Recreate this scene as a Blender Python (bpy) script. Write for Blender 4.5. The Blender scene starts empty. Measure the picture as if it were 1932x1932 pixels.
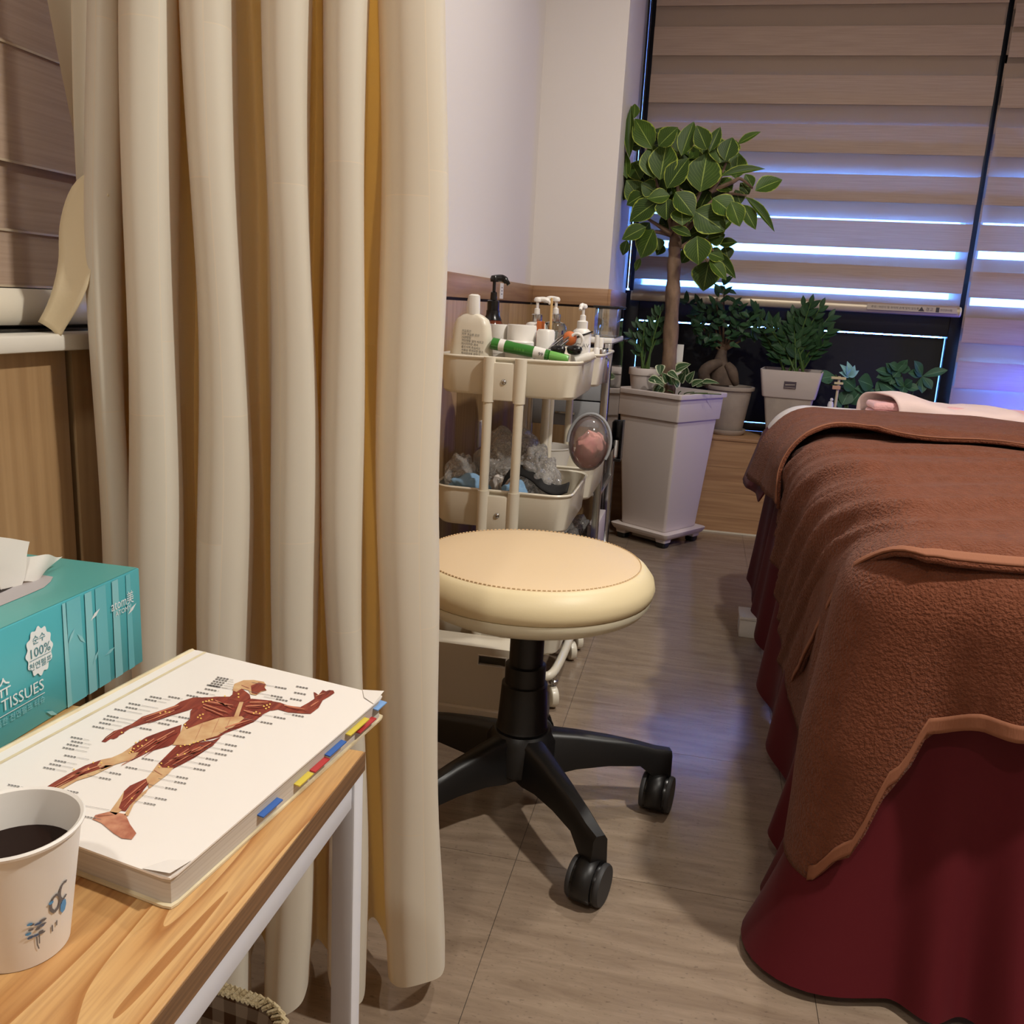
import bpy, bmesh, math, random
from mathutils import Vector, Matrix, noise
random.seed(11)
C = bpy.context.scene.collection
SC = bpy.context.scene
PI = math.pi

# ------------------------------------------------------------------ camera
EYE = Vector((0, 0, .9)); FPX = 1688.0
RX = Vector((0.97651502, 0.20870459, 0.05348651))
RD = Vector((0.09839949, -0.21117845, -0.97248198))     # image down
RF = Vector((-0.19166625, 0.95490631, -0.22675535))     # forward
cd = bpy.data.cameras.new('camera'); cam = bpy.data.objects.new('camera', cd); C.objects.link(cam)
cd.sensor_width = 36; cd.sensor_height = 36; cd.sensor_fit = 'HORIZONTAL'; cd.lens = 36 * FPX / 1932; cd.clip_start = .02
cam.matrix_world = Matrix((( RX.x, -RD.x, -RF.x, EYE.x), (RX.y, -RD.y, -RF.y, EYE.y), (RX.z, -RD.z, -RF.z, EYE.z), (0, 0, 0, 1)))
SC.camera = cam

# ------------------------------------------------------------------ world, lights, exposure
w = bpy.data.worlds.new('daylight'); SC.world = w; w.use_nodes = True
bg = w.node_tree.nodes['Background']; bg.inputs[0].default_value = (.15, .34, 1, 1); bg.inputs[1].default_value = 58.0
SC.view_settings.view_transform = 'Standard'; SC.view_settings.look = 'None'
SC.view_settings.exposure = -0.18; SC.view_settings.gamma = 1; SC.view_settings.use_curve_mapping = False
SC.cycles.use_denoising = True
SC.cycles.max_bounces = 7; SC.cycles.diffuse_bounces = 4; SC.cycles.glossy_bounces = 3; SC.cycles.transmission_bounces = 5
SC.cycles.transparent_max_bounces = 12; SC.cycles.sample_clamp_indirect = 4.0; SC.cycles.caustics_reflective = False; SC.cycles.caustics_refractive = False

def lamp(name, loc, power, col, size=.2, target=None, kind='AREA'):
    l = bpy.data.lights.new(name, kind); l.energy = power; l.color = col
    if kind == 'AREA': l.shape = 'DISK'; l.size = size
    else: l.shadow_soft_size = size
    o = bpy.data.objects.new(name, l); o.location = loc; C.objects.link(o)
    if target is not None: o.rotation_euler = (Vector(target) - Vector(loc)).to_track_quat('-Z', 'Y').to_euler()
    return o
WARM = (1, .95, .86)
lamp('overhead_light', (1.05, .8, 2.44), 54, WARM, .12)
lamp('overhead_light', (-.25, -.6, 2.44), 14, WARM, .12)
lamp('overhead_light', (.35, 2.2, 2.44), 19, WARM, .12)  # fill light added to lift the shadows deeper in the room
lamp('blue_fill_light', (1.36, 3.88, .58), 13, (.03, .05, 1), .05, kind='POINT')  # added unseen light for the blue glow on the right blind's foot

# ------------------------------------------------------------------ helpers
def lin(c):
    f = lambda v: (v / 255 / 12.92) if v / 255 <= .04045 else ((v / 255 + .055) / 1.055) ** 2.4
    return tuple(f(v) for v in c) + (1,)
def ray(px, py): return RX * (px - 966) + RD * (py - 966) + RF * FPX
def atY(px, py, y): r = ray(px, py); return EYE + r * (y / r.y)
def atX(px, py, x): r = ray(px, py); return EYE + r * (x / r.x)
def atZ(px, py, z): r = ray(px, py); return EYE + r * ((z - EYE.z) / r.z)

def mat(name, rgb, rough=.5, metal=0, spec=.5, bump=None, var=None, sheen=0, transl=0, coat=0, alpha=1, extra=None):
    """bump=(scale xyz, strength); var=(rgb2, scale xyz, contrast); coordinates are the object's own"""
    m = bpy.data.materials.new(name); m.use_nodes = True; nt = m.node_tree; N = nt.nodes; L = nt.links
    p = N['Principled BSDF']; p.inputs['Base Color'].default_value = lin(rgb); p.inputs['Roughness'].default_value = rough
    p.inputs['Metallic'].default_value = metal; p.inputs['Specular IOR Level'].default_value = spec
    p.inputs['Sheen Weight'].default_value = sheen; p.inputs['Coat Weight'].default_value = coat; p.inputs['Alpha'].default_value = alpha
    tc = N.new('ShaderNodeTexCoord')
    def noisy(scale, detail=4):
        mp = N.new('ShaderNodeMapping'); mp.inputs['Scale'].default_value = scale if hasattr(scale, '__len__') else (scale,) * 3
        L.new(tc.outputs['Object'], mp.inputs[0]); n = N.new('ShaderNodeTexNoise'); n.inputs['Scale'].default_value = 1; n.inputs['Detail'].default_value = detail
        L.new(mp.outputs[0], n.inputs['Vector']); return n
    col = None
    if var:
        n = noisy(var[1]); r = N.new('ShaderNodeMapRange'); k = var[2]; r.inputs[1].default_value = .5 - k; r.inputs[2].default_value = .5 + k
        L.new(n.outputs[0], r.inputs[0]); mx = N.new('ShaderNodeMix'); mx.data_type = 'RGBA'
        mx.inputs[6].default_value = lin(rgb); mx.inputs[7].default_value = lin(var[0]); L.new(r.outputs[0], mx.inputs[0])
        L.new(mx.outputs[2], p.inputs['Base Color']); col = mx.outputs[2]
    if bump:
        n = noisy(bump[0], 3); b = N.new('ShaderNodeBump'); b.inputs['Strength'].default_value = bump[1]; b.inputs['Distance'].default_value = bump[2] if len(bump) > 2 else .002
        L.new(n.outputs[0], b.inputs['Height']); L.new(b.outputs[0], p.inputs['Normal'])
    if transl:
        t = N.new('ShaderNodeBsdfTranslucent'); t.inputs[0].default_value = lin(rgb)
        if col: L.new(col, t.inputs[0])
        ms = N.new('ShaderNodeMixShader'); ms.inputs[0].default_value = transl
        L.new(p.outputs[0], ms.inputs[1]); L.new(t.outputs[0], ms.inputs[2]); L.new(ms.outputs[0], N['Material Output'].inputs[0])
    if extra: extra(nt, p, tc)
    return m
def clear_mat(name, tint=(235, 235, 235), gloss=.25, rough=.08, milky=.0, crinkle=0):
    m = bpy.data.materials.new(name); m.use_nodes = True; nt = m.node_tree; N = nt.nodes; L = nt.links
    t = N.new('ShaderNodeBsdfTransparent'); t.inputs[0].default_value = lin(tint)
    g = N.new('ShaderNodeBsdfGlossy'); g.inputs[0].default_value = (.9, .9, .9, 1); g.inputs[1].default_value = rough
    f = N.new('ShaderNodeFresnel'); f.inputs[0].default_value = 1.3
    ad = N.new('ShaderNodeMath'); ad.operation = 'MULTIPLY_ADD'; ad.inputs[1].default_value = 1.2; ad.inputs[2].default_value = gloss * .3; L.new(f.outputs[0], ad.inputs[0])
    ms = N.new('ShaderNodeMixShader'); L.new(ad.outputs[0], ms.inputs[0]); L.new(t.outputs[0], ms.inputs[1]); L.new(g.outputs[0], ms.inputs[2])
    if crinkle:
        tc = N.new('ShaderNodeTexCoord'); vo = N.new('ShaderNodeTexVoronoi'); vo.feature = 'F1'; vo.inputs['Scale'].default_value = crinkle; nz = N.new('ShaderNodeTexNoise'); nz.inputs['Scale'].default_value = crinkle * .6
        ml = N.new('ShaderNodeMix'); ml.data_type = 'VECTOR'; ml.inputs[0].default_value = .12; L.new(tc.outputs['Object'], nz.inputs[0]); L.new(tc.outputs['Object'], ml.inputs[4]); L.new(nz.outputs['Color'], ml.inputs[5]); L.new(ml.outputs[1], vo.inputs['Vector'])
        b = N.new('ShaderNodeBump'); b.inputs['Strength'].default_value = 1; b.inputs['Distance'].default_value = .012; L.new(vo.outputs[0], b.inputs['Height']); L.new(b.outputs[0], g.inputs['Normal']); L.new(b.outputs[0], f.inputs['Normal'])
    out = ms
    if milky:
        d = N.new('ShaderNodeBsdfDiffuse'); d.inputs[0].default_value = lin((225, 222, 218)); m2 = N.new('ShaderNodeMixShader'); m2.inputs[0].default_value = milky
        L.new(ms.outputs[0], m2.inputs[1]); L.new(d.outputs[0], m2.inputs[2]); out = m2
    L.new(out.outputs[0], N['Material Output'].inputs[0]); return m

def tag(o, label=None, cat=None, group=None, kind=None):
    if label: o['label'] = label
    if cat: o['category'] = cat
    if group: o['group'] = group
    if kind: o['kind'] = kind
    return o
def link(o, parent=None):
    C.objects.link(o)
    if parent is not None:
        o.parent = parent          # meshes carry world coordinates: undo the shift of an Empty root
        if parent.type == 'EMPTY': o.matrix_parent_inverse = Matrix.Translation(-parent.location)
    return o
def thing(name, label, cat, loc, group=None):
    o = bpy.data.objects.new(name, None); o.empty_display_size = .05; o.location = loc; C.objects.link(o); return tag(o, label, cat, group)
def finish(name, bm, m, parent=None, smooth=True, angle=40):
    me = bpy.data.meshes.new(name)
    bmesh.ops.recalc_face_normals(bm, faces=bm.faces[:])
    bm.to_mesh(me); bm.free()
    for f in me.polygons: f.use_smooth = smooth
    if smooth:
        try: me.set_sharp_from_angle(angle=math.radians(angle))
        except Exception: pass
    for mm in (m if isinstance(m, (list, tuple)) else [m]): me.materials.append(mm)
    return link(bpy.data.objects.new(name, me), parent)
def bx(bm, x0, x1, y0, y1, z0, z1, bev=0, seg=1, M=None):
    r = bmesh.ops.create_cube(bm, size=1); vs = r['verts']
    for v in vs: v.co = Vector(((x0 + x1) / 2 + v.co.x * (x1 - x0), (y0 + y1) / 2 + v.co.y * (y1 - y0), (z0 + z1) / 2 + v.co.z * (z1 - z0)))
    es = list({e for v in vs for e in v.link_edges})
    if bev:
        r2 = bmesh.ops.bevel(bm, geom=es, offset=bev, segments=seg, affect='EDGES', profile=.5); vs = list({v for f in r2['faces'] for v in f.verts} | {v for v in vs if v.is_valid})
    if M is not None:
        for v in vs:
            if v.is_valid: v.co = M @ v.co
    return vs
def box(name, x0, x1, y0, y1, z0, z1, m, parent=None, bev=.002, seg=2, M=None):
    bm = bmesh.new(); bx(bm, x0, x1, y0, y1, z0, z1, bev, seg, M); return finish(name, bm, m, parent)
def lathe_bm(bm, prof, n=32, loc=(0, 0, 0), M=None):
    rings = []
    for r, z in prof:
        ring = []
        for i in range(n):
            a = 2 * PI * i / n; v = Vector((r * math.cos(a), r * math.sin(a), z))
            if M is not None: v = M @ v
            ring.append(bm.verts.new(v + Vector(loc)))
        rings.append(ring)
    for a, b in zip(rings, rings[1:]):
        for i in range(n): bm.faces.new((a[i], a[(i + 1) % n], b[(i + 1) % n], b[i]))
    if prof[0][0] > 1e-5: bm.faces.new(rings[0][::-1])
    if prof[-1][0] > 1e-5: bm.faces.new(rings[-1])
    bmesh.ops.remove_doubles(bm, verts=bm.verts[:], dist=1e-6)
def lathe(name, prof, m, parent=None, n=32, loc=(0, 0, 0), M=None):
    bm = bmesh.new(); lathe_bm(bm, prof, n, loc, M); return finish(name, bm, m, parent)
def tube_bm(bm, pts, rad, n=8, cap=True):
    pts = [Vector(p) for p in pts]; rings = []; up = None
    for i, p in enumerate(pts):
        d = (pts[min(i + 1, len(pts) - 1)] - pts[max(i - 1, 0)]).normalized()
        if up is None: up = Vector((0, 0, 1)) if abs(d.z) < .9 else Vector((1, 0, 0))
        s = d.cross(up).normalized(); up = s.cross(d).normalized()
        r = rad[i] if hasattr(rad, '__len__') else rad
        rings.append([bm.verts.new(p + (s * math.cos(2 * PI * k / n) + up * math.sin(2 * PI * k / n)) * r) for k in range(n)])
    for a, b in zip(rings, rings[1:]):
        for k in range(n): bm.faces.new((a[k], a[(k + 1) % n], b[(k + 1) % n], b[k]))
    if cap: bm.faces.new(rings[0][::-1]); bm.faces.new(rings[-1])
def tube(name, pts, rad, m, parent=None, n=8):
    bm = bmesh.new(); tube_bm(bm, pts, rad, n); return finish(name, bm, m, parent)
def spline(pts, k=6):
    pts = [Vector(p) for p in pts]; out = []
    for i in range(len(pts) - 1):
        p0, p1, p2, p3 = pts[max(i - 1, 0)], pts[i], pts[i + 1], pts[min(i + 2, len(pts) - 1)]
        for j in range(k):
            t = j / k; out.append(.5 * ((2 * p1) + (p2 - p0) * t + (2 * p0 - 5 * p1 + 4 * p2 - p3) * t * t + (3 * p1 - p0 - 3 * p2 + p3) * t ** 3))
    out.append(pts[-1]); return out
def rrect(w, d, r, n=5):
    r = min(r, w / 2 - 1e-4, d / 2 - 1e-4); out = []
    for cx, cy, a0 in ((w / 2 - r, d / 2 - r, 0), (-w / 2 + r, d / 2 - r, PI / 2), (-w / 2 + r, -d / 2 + r, PI), (w / 2 - r, -d / 2 + r, 1.5 * PI)):
        for i in range(n + 1): a = a0 + PI / 2 * i / n; out.append((cx + r * math.cos(a), cy + r * math.sin(a)))
    return out
def loft(name, secs, m, parent=None, M=None, caps=(True, True), n=5):
    """secs: (w, d, corner radius, z[, dx, dy])"""
    bm = bmesh.new(); rings = []
    for s in secs:
        dx, dy = (s[4], s[5]) if len(s) > 4 else (0, 0)
        ring = [Vector((x + dx, y + dy, s[3])) for x, y in rrect(s[0], s[1], s[2], n)]
        rings.append([bm.verts.new(M @ v if M is not None else v) for v in ring])
    k = len(rings[0])
    for a, b in zip(rings, rings[1:]):
        for i in range(k): bm.faces.new((a[i], a[(i + 1) % k], b[(i + 1) % k], b[i]))
    if caps[0]: bm.faces.new(rings[0][::-1])
    if caps[1]: bm.faces.new(rings[-1])
    return finish(name, bm, m, parent)
def surf(name, fn, nu, nv, m, parent=None, thick=0, uv=None, smooth=True):
    bm = bmesh.new(); uvl = bm.loops.layers.uv.new('UVMap'); g = []
    for i in range(nu + 1): g.append([bm.verts.new(fn(i / nu, j / nv)) for j in range(nv + 1)])
    for i in range(nu):
        for j in range(nv):
            f = bm.faces.new((g[i][j], g[i + 1][j], g[i + 1][j + 1], g[i][j + 1]))
            for l, (a, b) in zip(f.loops, ((i, j), (i + 1, j), (i + 1, j + 1), (i, j + 1))): l[uvl].uv = uv(a / nu, b / nv) if uv else (a / nu, b / nv)
    o = finish(name, bm, m, parent, smooth, 80)
    if thick: s = o.modifiers.new('thickness', 'SOLIDIFY'); s.thickness = thick; s.offset = 0
    return o
def poly(name, faces, m, parent=None):
    bm = bmesh.new()
    for f in faces: bm.faces.new([bm.verts.new(p) for p in f])
    me = bpy.data.meshes.new(name); bm.to_mesh(me); bm.free(); me.materials.append(m); return link(bpy.data.objects.new(name, me), parent)
def text(name, body, size, o, xdir, ydir, m, parent, align='LEFT', shear=0, sx=1.0):
    """flat lettering turned into a mesh lying on the plane of xdir and ydir"""
    cu = bpy.data.curves.new(name, 'FONT'); cu.body = body; cu.size = size; cu.align_x = align; cu.resolution_u = 2; cu.shear = shear
    tmp = bpy.data.objects.new(name + '_curve', cu); me = bpy.data.meshes.new_from_object(tmp); bpy.data.objects.remove(tmp); me.name = name
    x = Vector(xdir).normalized(); y = Vector(ydir); y = (y - x * y.dot(x)).normalized(); z = x.cross(y)
    me.transform(Matrix(((x.x * sx, y.x, z.x, o[0]), (x.y * sx, y.y, z.y, o[1]), (x.z * sx, y.z, z.z, o[2]), (0, 0, 0, 1))))
    me.materials.clear(); me.materials.append(m)
    return tag(link(bpy.data.objects.new(name, me), parent), kind='stuff')
def copy_tree(o, parent=None):
    c = o.copy(); C.objects.link(c)
    if parent is not None: c.parent = parent; c.matrix_parent_inverse = o.matrix_parent_inverse.copy()
    for ch in list(o.children): copy_tree(ch, c)
    return c

# ------------------------------------------------------------------ materials
M = {}
def travertine(nt, p, tc):
    N, L = nt.nodes, nt.links
    geo = N.new('ShaderNodeNewGeometry')
    mp = N.new('ShaderNodeMapping'); mp.inputs['Scale'].default_value = (6, 40, 1); mp.inputs['Rotation'].default_value = (0, 0, .25); L.new(geo.outputs['Position'], mp.inputs[0])
    n1 = N.new('ShaderNodeTexNoise'); n1.inputs['Scale'].default_value = 1; n1.inputs['Detail'].default_value = 8; n1.inputs['Roughness'].default_value = .65; n1.inputs['Distortion'].default_value = .6; L.new(mp.outputs[0], n1.inputs[0])
    cr = N.new('ShaderNodeValToRGB'); e = cr.color_ramp.elements; e[0].position = .3; e[0].color = lin((124, 106, 90)); e[1].position = .7; e[1].color = lin((154, 136, 118)); L.new(n1.outputs[0], cr.inputs[0])
    n2 = N.new('ShaderNodeTexNoise'); n2.inputs['Scale'].default_value = 230; n2.inputs['Detail'].default_value = 2
    mp2 = N.new('ShaderNodeMapping'); mp2.inputs['Scale'].default_value = (.5, 1, 1); L.new(geo.outputs['Position'], mp2.inputs[0]); L.new(mp2.outputs[0], n2.inputs[0])
    r2 = N.new('ShaderNodeMapRange'); r2.inputs[1].default_value = .62; r2.inputs[2].default_value = .74; r2.inputs[4].default_value = .4; L.new(n2.outputs[0], r2.inputs[0])
    mx = N.new('ShaderNodeMix'); mx.data_type = 'RGBA'; mx.inputs[7].default_value = lin((62, 54, 48)); L.new(cr.outputs[0], mx.inputs[6]); L.new(r2.outputs[0], mx.inputs[0]); L.new(mx.outputs[2], p.inputs['Base Color'])
    n3 = N.new('ShaderNodeTexNoise'); n3.inputs['Scale'].default_value = 9; n3.inputs['Detail'].default_value = 3; L.new(geo.outputs['Position'], n3.inputs[0])
    b = N.new('ShaderNodeBump'); b.inputs['Strength'].default_value = .08; b.inputs['Distance'].default_value = .01; L.new(n3.outputs[0], b.inputs['Height']); L.new(b.outputs[0], p.inputs['Normal'])
M['floor'] = mat('vinyl_tile', (135, 118, 100), .17, spec=.6, extra=travertine)
M['grout'] = mat('tile_bed', (70, 60, 52), .8)
M['paper'] = mat('wallpaper', (226, 219, 214), .75, bump=(220, .12, .001))
M['ceil'] = mat('ceiling_paint', (235, 232, 226), .8)
M['room'] = mat('plain_wall', (205, 196, 186), .8)
M['wood_h'] = mat('oak_laminate_horizontal', (176, 138, 102), .42, var=((146, 108, 78), (3, 3, 70), .22), bump=((4, 4, 120), .15, .001))
M['wood_v'] = mat('oak_laminate_vertical', (178, 146, 106), .42, var=((148, 116, 80), (80, 80, 3), .25), bump=((140, 140, 4), .2, .001))
M['gap'] = mat('dark_joint', (38, 28, 24), .8)
M['caulk'] = mat('caulk', (205, 196, 180), .7)
M['white_gloss'] = mat('white_sill', (226, 222, 212), .3)
M['alu'] = mat('dark_window_frame', (26, 28, 36), .35, metal=.3)
M['board'] = mat('black_board', (14, 13, 15), .75, bump=((3, 1, 60), .15, .003))
M['cream'] = mat('cream_enamel', (226, 218, 200), .33, coat=.3)
M['steel'] = mat('bright_screw_steel', (190, 190, 190), .22, metal=1)
M['grey'] = mat('grey_drawer', (150, 152, 156), .4)
M['black'] = mat('black_plastic', (17, 16, 16), .42, bump=(500, .1, .0005))
M['black_s'] = mat('black_gloss_plastic', (14, 13, 14), .25)
M['tread'] = mat('caster_tread', (46, 45, 46), .6)
M['beige'] = mat('beige_leatherette', (226, 200, 162), .46, bump=(350, .12, .0008))
M['beige_side'] = mat('cream_leatherette', (228, 211, 170), .46, bump=(350, .12, .0008))
M['seatpan'] = mat('cream_seat_pan', (232, 226, 200), .4)
M['thread'] = mat('stitch_thread', (206, 176, 132), .7)
M['pot'] = mat('planter_white_plastic', (212, 200, 194), .5, bump=(120, .08, .001))
M['pot2'] = mat('planter_greyed_plastic', (186, 172, 160), .55, var=((150, 138, 128), 9, .25))
M['soil'] = mat('potting_soil', (46, 32, 24), .95, bump=(90, .8, .006), var=((24, 17, 13), 60, .2))
M['bark'] = mat('tree_bark', (142, 116, 94), .85, var=((98, 78, 62), (30, 30, 14), .2), bump=((40, 40, 22), .6, .004))
M['stem'] = mat('green_stem', (70, 96, 40), .6)
M['twig'] = mat('brown_twig', (92, 70, 50), .8)
def leafmat(name, dark, light, margin, mw, rib):
    def ex(nt, p, tc):
        N, L = nt.nodes, nt.links; sp = N.new('ShaderNodeSeparateXYZ'); L.new(tc.outputs['UV'], sp.inputs[0])
        a = N.new('ShaderNodeMath'); a.operation = 'SUBTRACT'; a.inputs[1].default_value = .5; L.new(sp.outputs[0], a.inputs[0])
        b = N.new('ShaderNodeMath'); b.operation = 'ABSOLUTE'; L.new(a.outputs[0], b.inputs[0])
        n = N.new('ShaderNodeTexNoise'); n.inputs['Scale'].default_value = 5; L.new(tc.outputs['UV'], n.inputs[0])
        c = N.new('ShaderNodeMath'); c.operation = 'MULTIPLY_ADD'; c.inputs[1].default_value = .16; L.new(n.outputs[0], c.inputs[0]); L.new(b.outputs[0], c.inputs[2])
        # side veins
        v = N.new('ShaderNodeMath'); v.operation = 'MULTIPLY_ADD'; v.inputs[1].default_value = -1.0; L.new(b.outputs[0], v.inputs[0]); L.new(sp.outputs[1], v.inputs[2])
        w = N.new('ShaderNodeMath'); w.operation = 'MULTIPLY'; w.inputs[1].default_value = 9; L.new(v.outputs[0], w.inputs[0])
        fr = N.new('ShaderNodeMath'); fr.operation = 'PINGPONG'; fr.inputs[1].default_value = .5; L.new(w.outputs[0], fr.inputs[0])
        vr = N.new('ShaderNodeMapRange'); vr.inputs[1].default_value = .09; vr.inputs[2].default_value = .0; vr.inputs[4].default_value = .35; L.new(fr.outputs[0], vr.inputs[0])
        m1 = N.new('ShaderNodeMix'); m1.data_type = 'RGBA'; m1.inputs[6].default_value = lin(dark); m1.inputs[7].default_value = lin(light)
        nn = N.new('ShaderNodeTexNoise'); nn.inputs['Scale'].default_value = 3; L.new(tc.outputs['UV'], nn.inputs[0])
        oi = N.new('ShaderNodeObjectInfo'); ad = N.new('ShaderNodeMath'); ad.operation = 'MULTIPLY'; L.new(oi.outputs['Random'], ad.inputs[0]); L.new(nn.outputs[0], ad.inputs[1]); L.new(ad.outputs[0], m1.inputs[0])
        mv = N.new('ShaderNodeMix'); mv.data_type = 'RGBA'; mv.inputs[7].default_value = lin(rib); L.new(m1.outputs[2], mv.inputs[6]); L.new(vr.outputs[0], mv.inputs[0])
        r1 = N.new('ShaderNodeMapRange'); r1.inputs[1].default_value = mw; r1.inputs[2].default_value = mw + .04; L.new(c.outputs[0], r1.inputs[0])
        m2 = N.new('ShaderNodeMix'); m2.data_type = 'RGBA'; m2.inputs[7].default_value = lin(margin); L.new(mv.outputs[2], m2.inputs[6]); L.new(r1.outputs[0], m2.inputs[0])
        r3 = N.new('ShaderNodeMapRange'); r3.inputs[1].default_value = .022; r3.inputs[2].default_value = .012; L.new(b.outputs[0], r3.inputs[0])
        m3 = N.new('ShaderNodeMix'); m3.data_type = 'RGBA'; m3.inputs[7].default_value = lin(rib); L.new(m2.outputs[2], m3.inputs[6]); L.new(r3.outputs[0], m3.inputs[0])
        L.new(m3.outputs[2], p.inputs['Base Color'])
    return mat(name, dark, .48, spec=.3, extra=ex, transl=.12)
M['leaf'] = leafmat('rubber_tree_leaf', (46, 70, 20), (82, 112, 28), (170, 184, 70), .53, (150, 170, 80))
M['leaf_d'] = leafmat('dark_small_leaf', (34, 62, 38), (58, 92, 52), (60, 90, 50), .9, (70, 105, 62))
M['leaf_p'] = leafmat('pothos_leaf', (46, 78, 44), (80, 110, 66), (206, 212, 178), .42, (190, 200, 160))
M['leaf_b'] = leafmat('pachira_leaf', (52, 88, 66), (80, 120, 90), (70, 110, 80), .9, (110, 150, 120))
M['maroon'] = mat('maroon_bed_cloth', (84, 8, 20), .65, spec=.25, sheen=.04, bump=((600, 600, 600), .1, .0005))
M['brown'] = mat('brown_terry', (120, 70, 50), .95, spec=.15, sheen=.1, var=((104, 57, 37), 60, .3), bump=(230, .9, .006))
M['trim'] = mat('brown_towel_hem', (140, 88, 62), .85, bump=((500, 90, 90), .4, .001))
M['sheet'] = mat('white_bed_sheet', (226, 218, 212), .8, bump=(160, .3, .002))
M['pink'] = mat('pink_terry', (232, 176, 176), .9, sheen=.3, bump=(260, .7, .003))
M['pinkwhite'] = mat('pale_pink_cloth', (238, 212, 206), .85, bump=(220, .35, .002), transl=.1)
M['white'] = mat('white_plastic', (232, 228, 222), .35)
M['white_m'] = mat('white_matte', (226, 222, 216), .7)
M['amber'] = mat('amber_bottle', (92, 40, 16), .1, coat=.5)
M['green'] = mat('green_tube', (52, 120, 44), .28, coat=.3)
M['green_l'] = mat('light_green_cap', (112, 176, 84), .25)
M['ink'] = mat('dark_ink', (60, 56, 54), .6)
M['ink_l'] = mat('grey_ink', (120, 116, 114), .6)
M['orange'] = mat('orange_card', (196, 104, 48), .6)
M['woodstick'] = mat('wooden_stick', (214, 176, 116), .6)
M['clear'] = clear_mat('clear_acrylic', (236, 240, 240), .5, .05)
M['bag'] = clear_mat('clear_plastic_bag', (246, 246, 246), .6, .12, .24, 55)
M['shell'] = clear_mat('clear_case', (244, 238, 240), .05, .1, .12)
M['peach'] = mat('peach_cloth', (224, 168, 150), .8, var=((214, 140, 140), 40, .2))
M['black_cloth'] = mat('matte_black_cloth', (20, 19, 19), .9)
M['bark_d'] = mat('grey_bulb_bark', (104, 86, 72), .8, var=((74, 60, 50), 26, .25), bump=(40, .4, .004))
M['blue'] = mat('pale_blue_cloth', (136, 176, 214), .8, bump=(60, .3, .003))
M['cup'] = mat('paper_cup', (228, 224, 218), .55)
M['coffee'] = mat('black_coffee', (30, 14, 8), .08, spec=.1)
M['teal'] = mat('teal_card', (78, 172, 182), .4, coat=.15)
M['teal_top'] = mat('teal_card_top', (86, 164, 160), .4, coat=.15)
M['teal_l'] = mat('pale_teal_print', (136, 198, 206), .4, coat=.15)
M['teal_m'] = mat('mid_teal_print', (108, 186, 196), .4, coat=.15)
M['print_w'] = mat('white_print', (224, 232, 234), .5)
M['tissue'] = mat('tissue_paper', (240, 236, 230), .9, transl=.25, bump=(120, .3, .001))
M['cover'] = mat('book_cover', (236, 230, 224), .42, coat=.1, bump=(14, .06, .003))
M['pages'] = mat('page_edges', (206, 200, 190), .85, var=((170, 160, 150), (2, 2, 900), .3))
M['spine'] = mat('worn_book_spine', (226, 214, 184), .7, var=((196, 178, 140), 40, .25))
M['muscle'] = mat('printed_muscle', (146, 60, 44), .5, var=((92, 28, 24), (420, 50, 60), .22))
M['muscle2'] = mat('printed_dark_muscle', (110, 38, 32), .5, var=((150, 70, 50), (420, 50, 60), .22))
M['tendon'] = mat('printed_tendon', (214, 184, 138), .5, var=((190, 140, 100), 90, .25))
M['skinp'] = mat('printed_foot', (206, 150, 118), .5, var=((160, 90, 70), 120, .25))
M['fibre'] = mat('printed_pale_fibre', (196, 122, 92), .5)
M['dot'] = mat('printed_dot', (232, 190, 100), .5)
for k, c in (('tab_blue', (52, 96, 168)), ('tab_red', (176, 52, 52)), ('tab_yellow', (206, 186, 70)), ('tab_sky', (120, 160, 210))): M[k] = mat(k, c, .5)
M['table_frame'] = mat('white_powder_coat', (214, 214, 220), .4)
M['signwood'] = mat('pale_wood_sign', (206, 190, 150), .7)
M['signpink'] = mat('pinkish_wood_sign', (196, 150, 126), .7)
M['flower'] = mat('blue_lit_petal', (150, 200, 206), .5, transl=.2)  # cyan of the blue light is put into the petal colour
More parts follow.
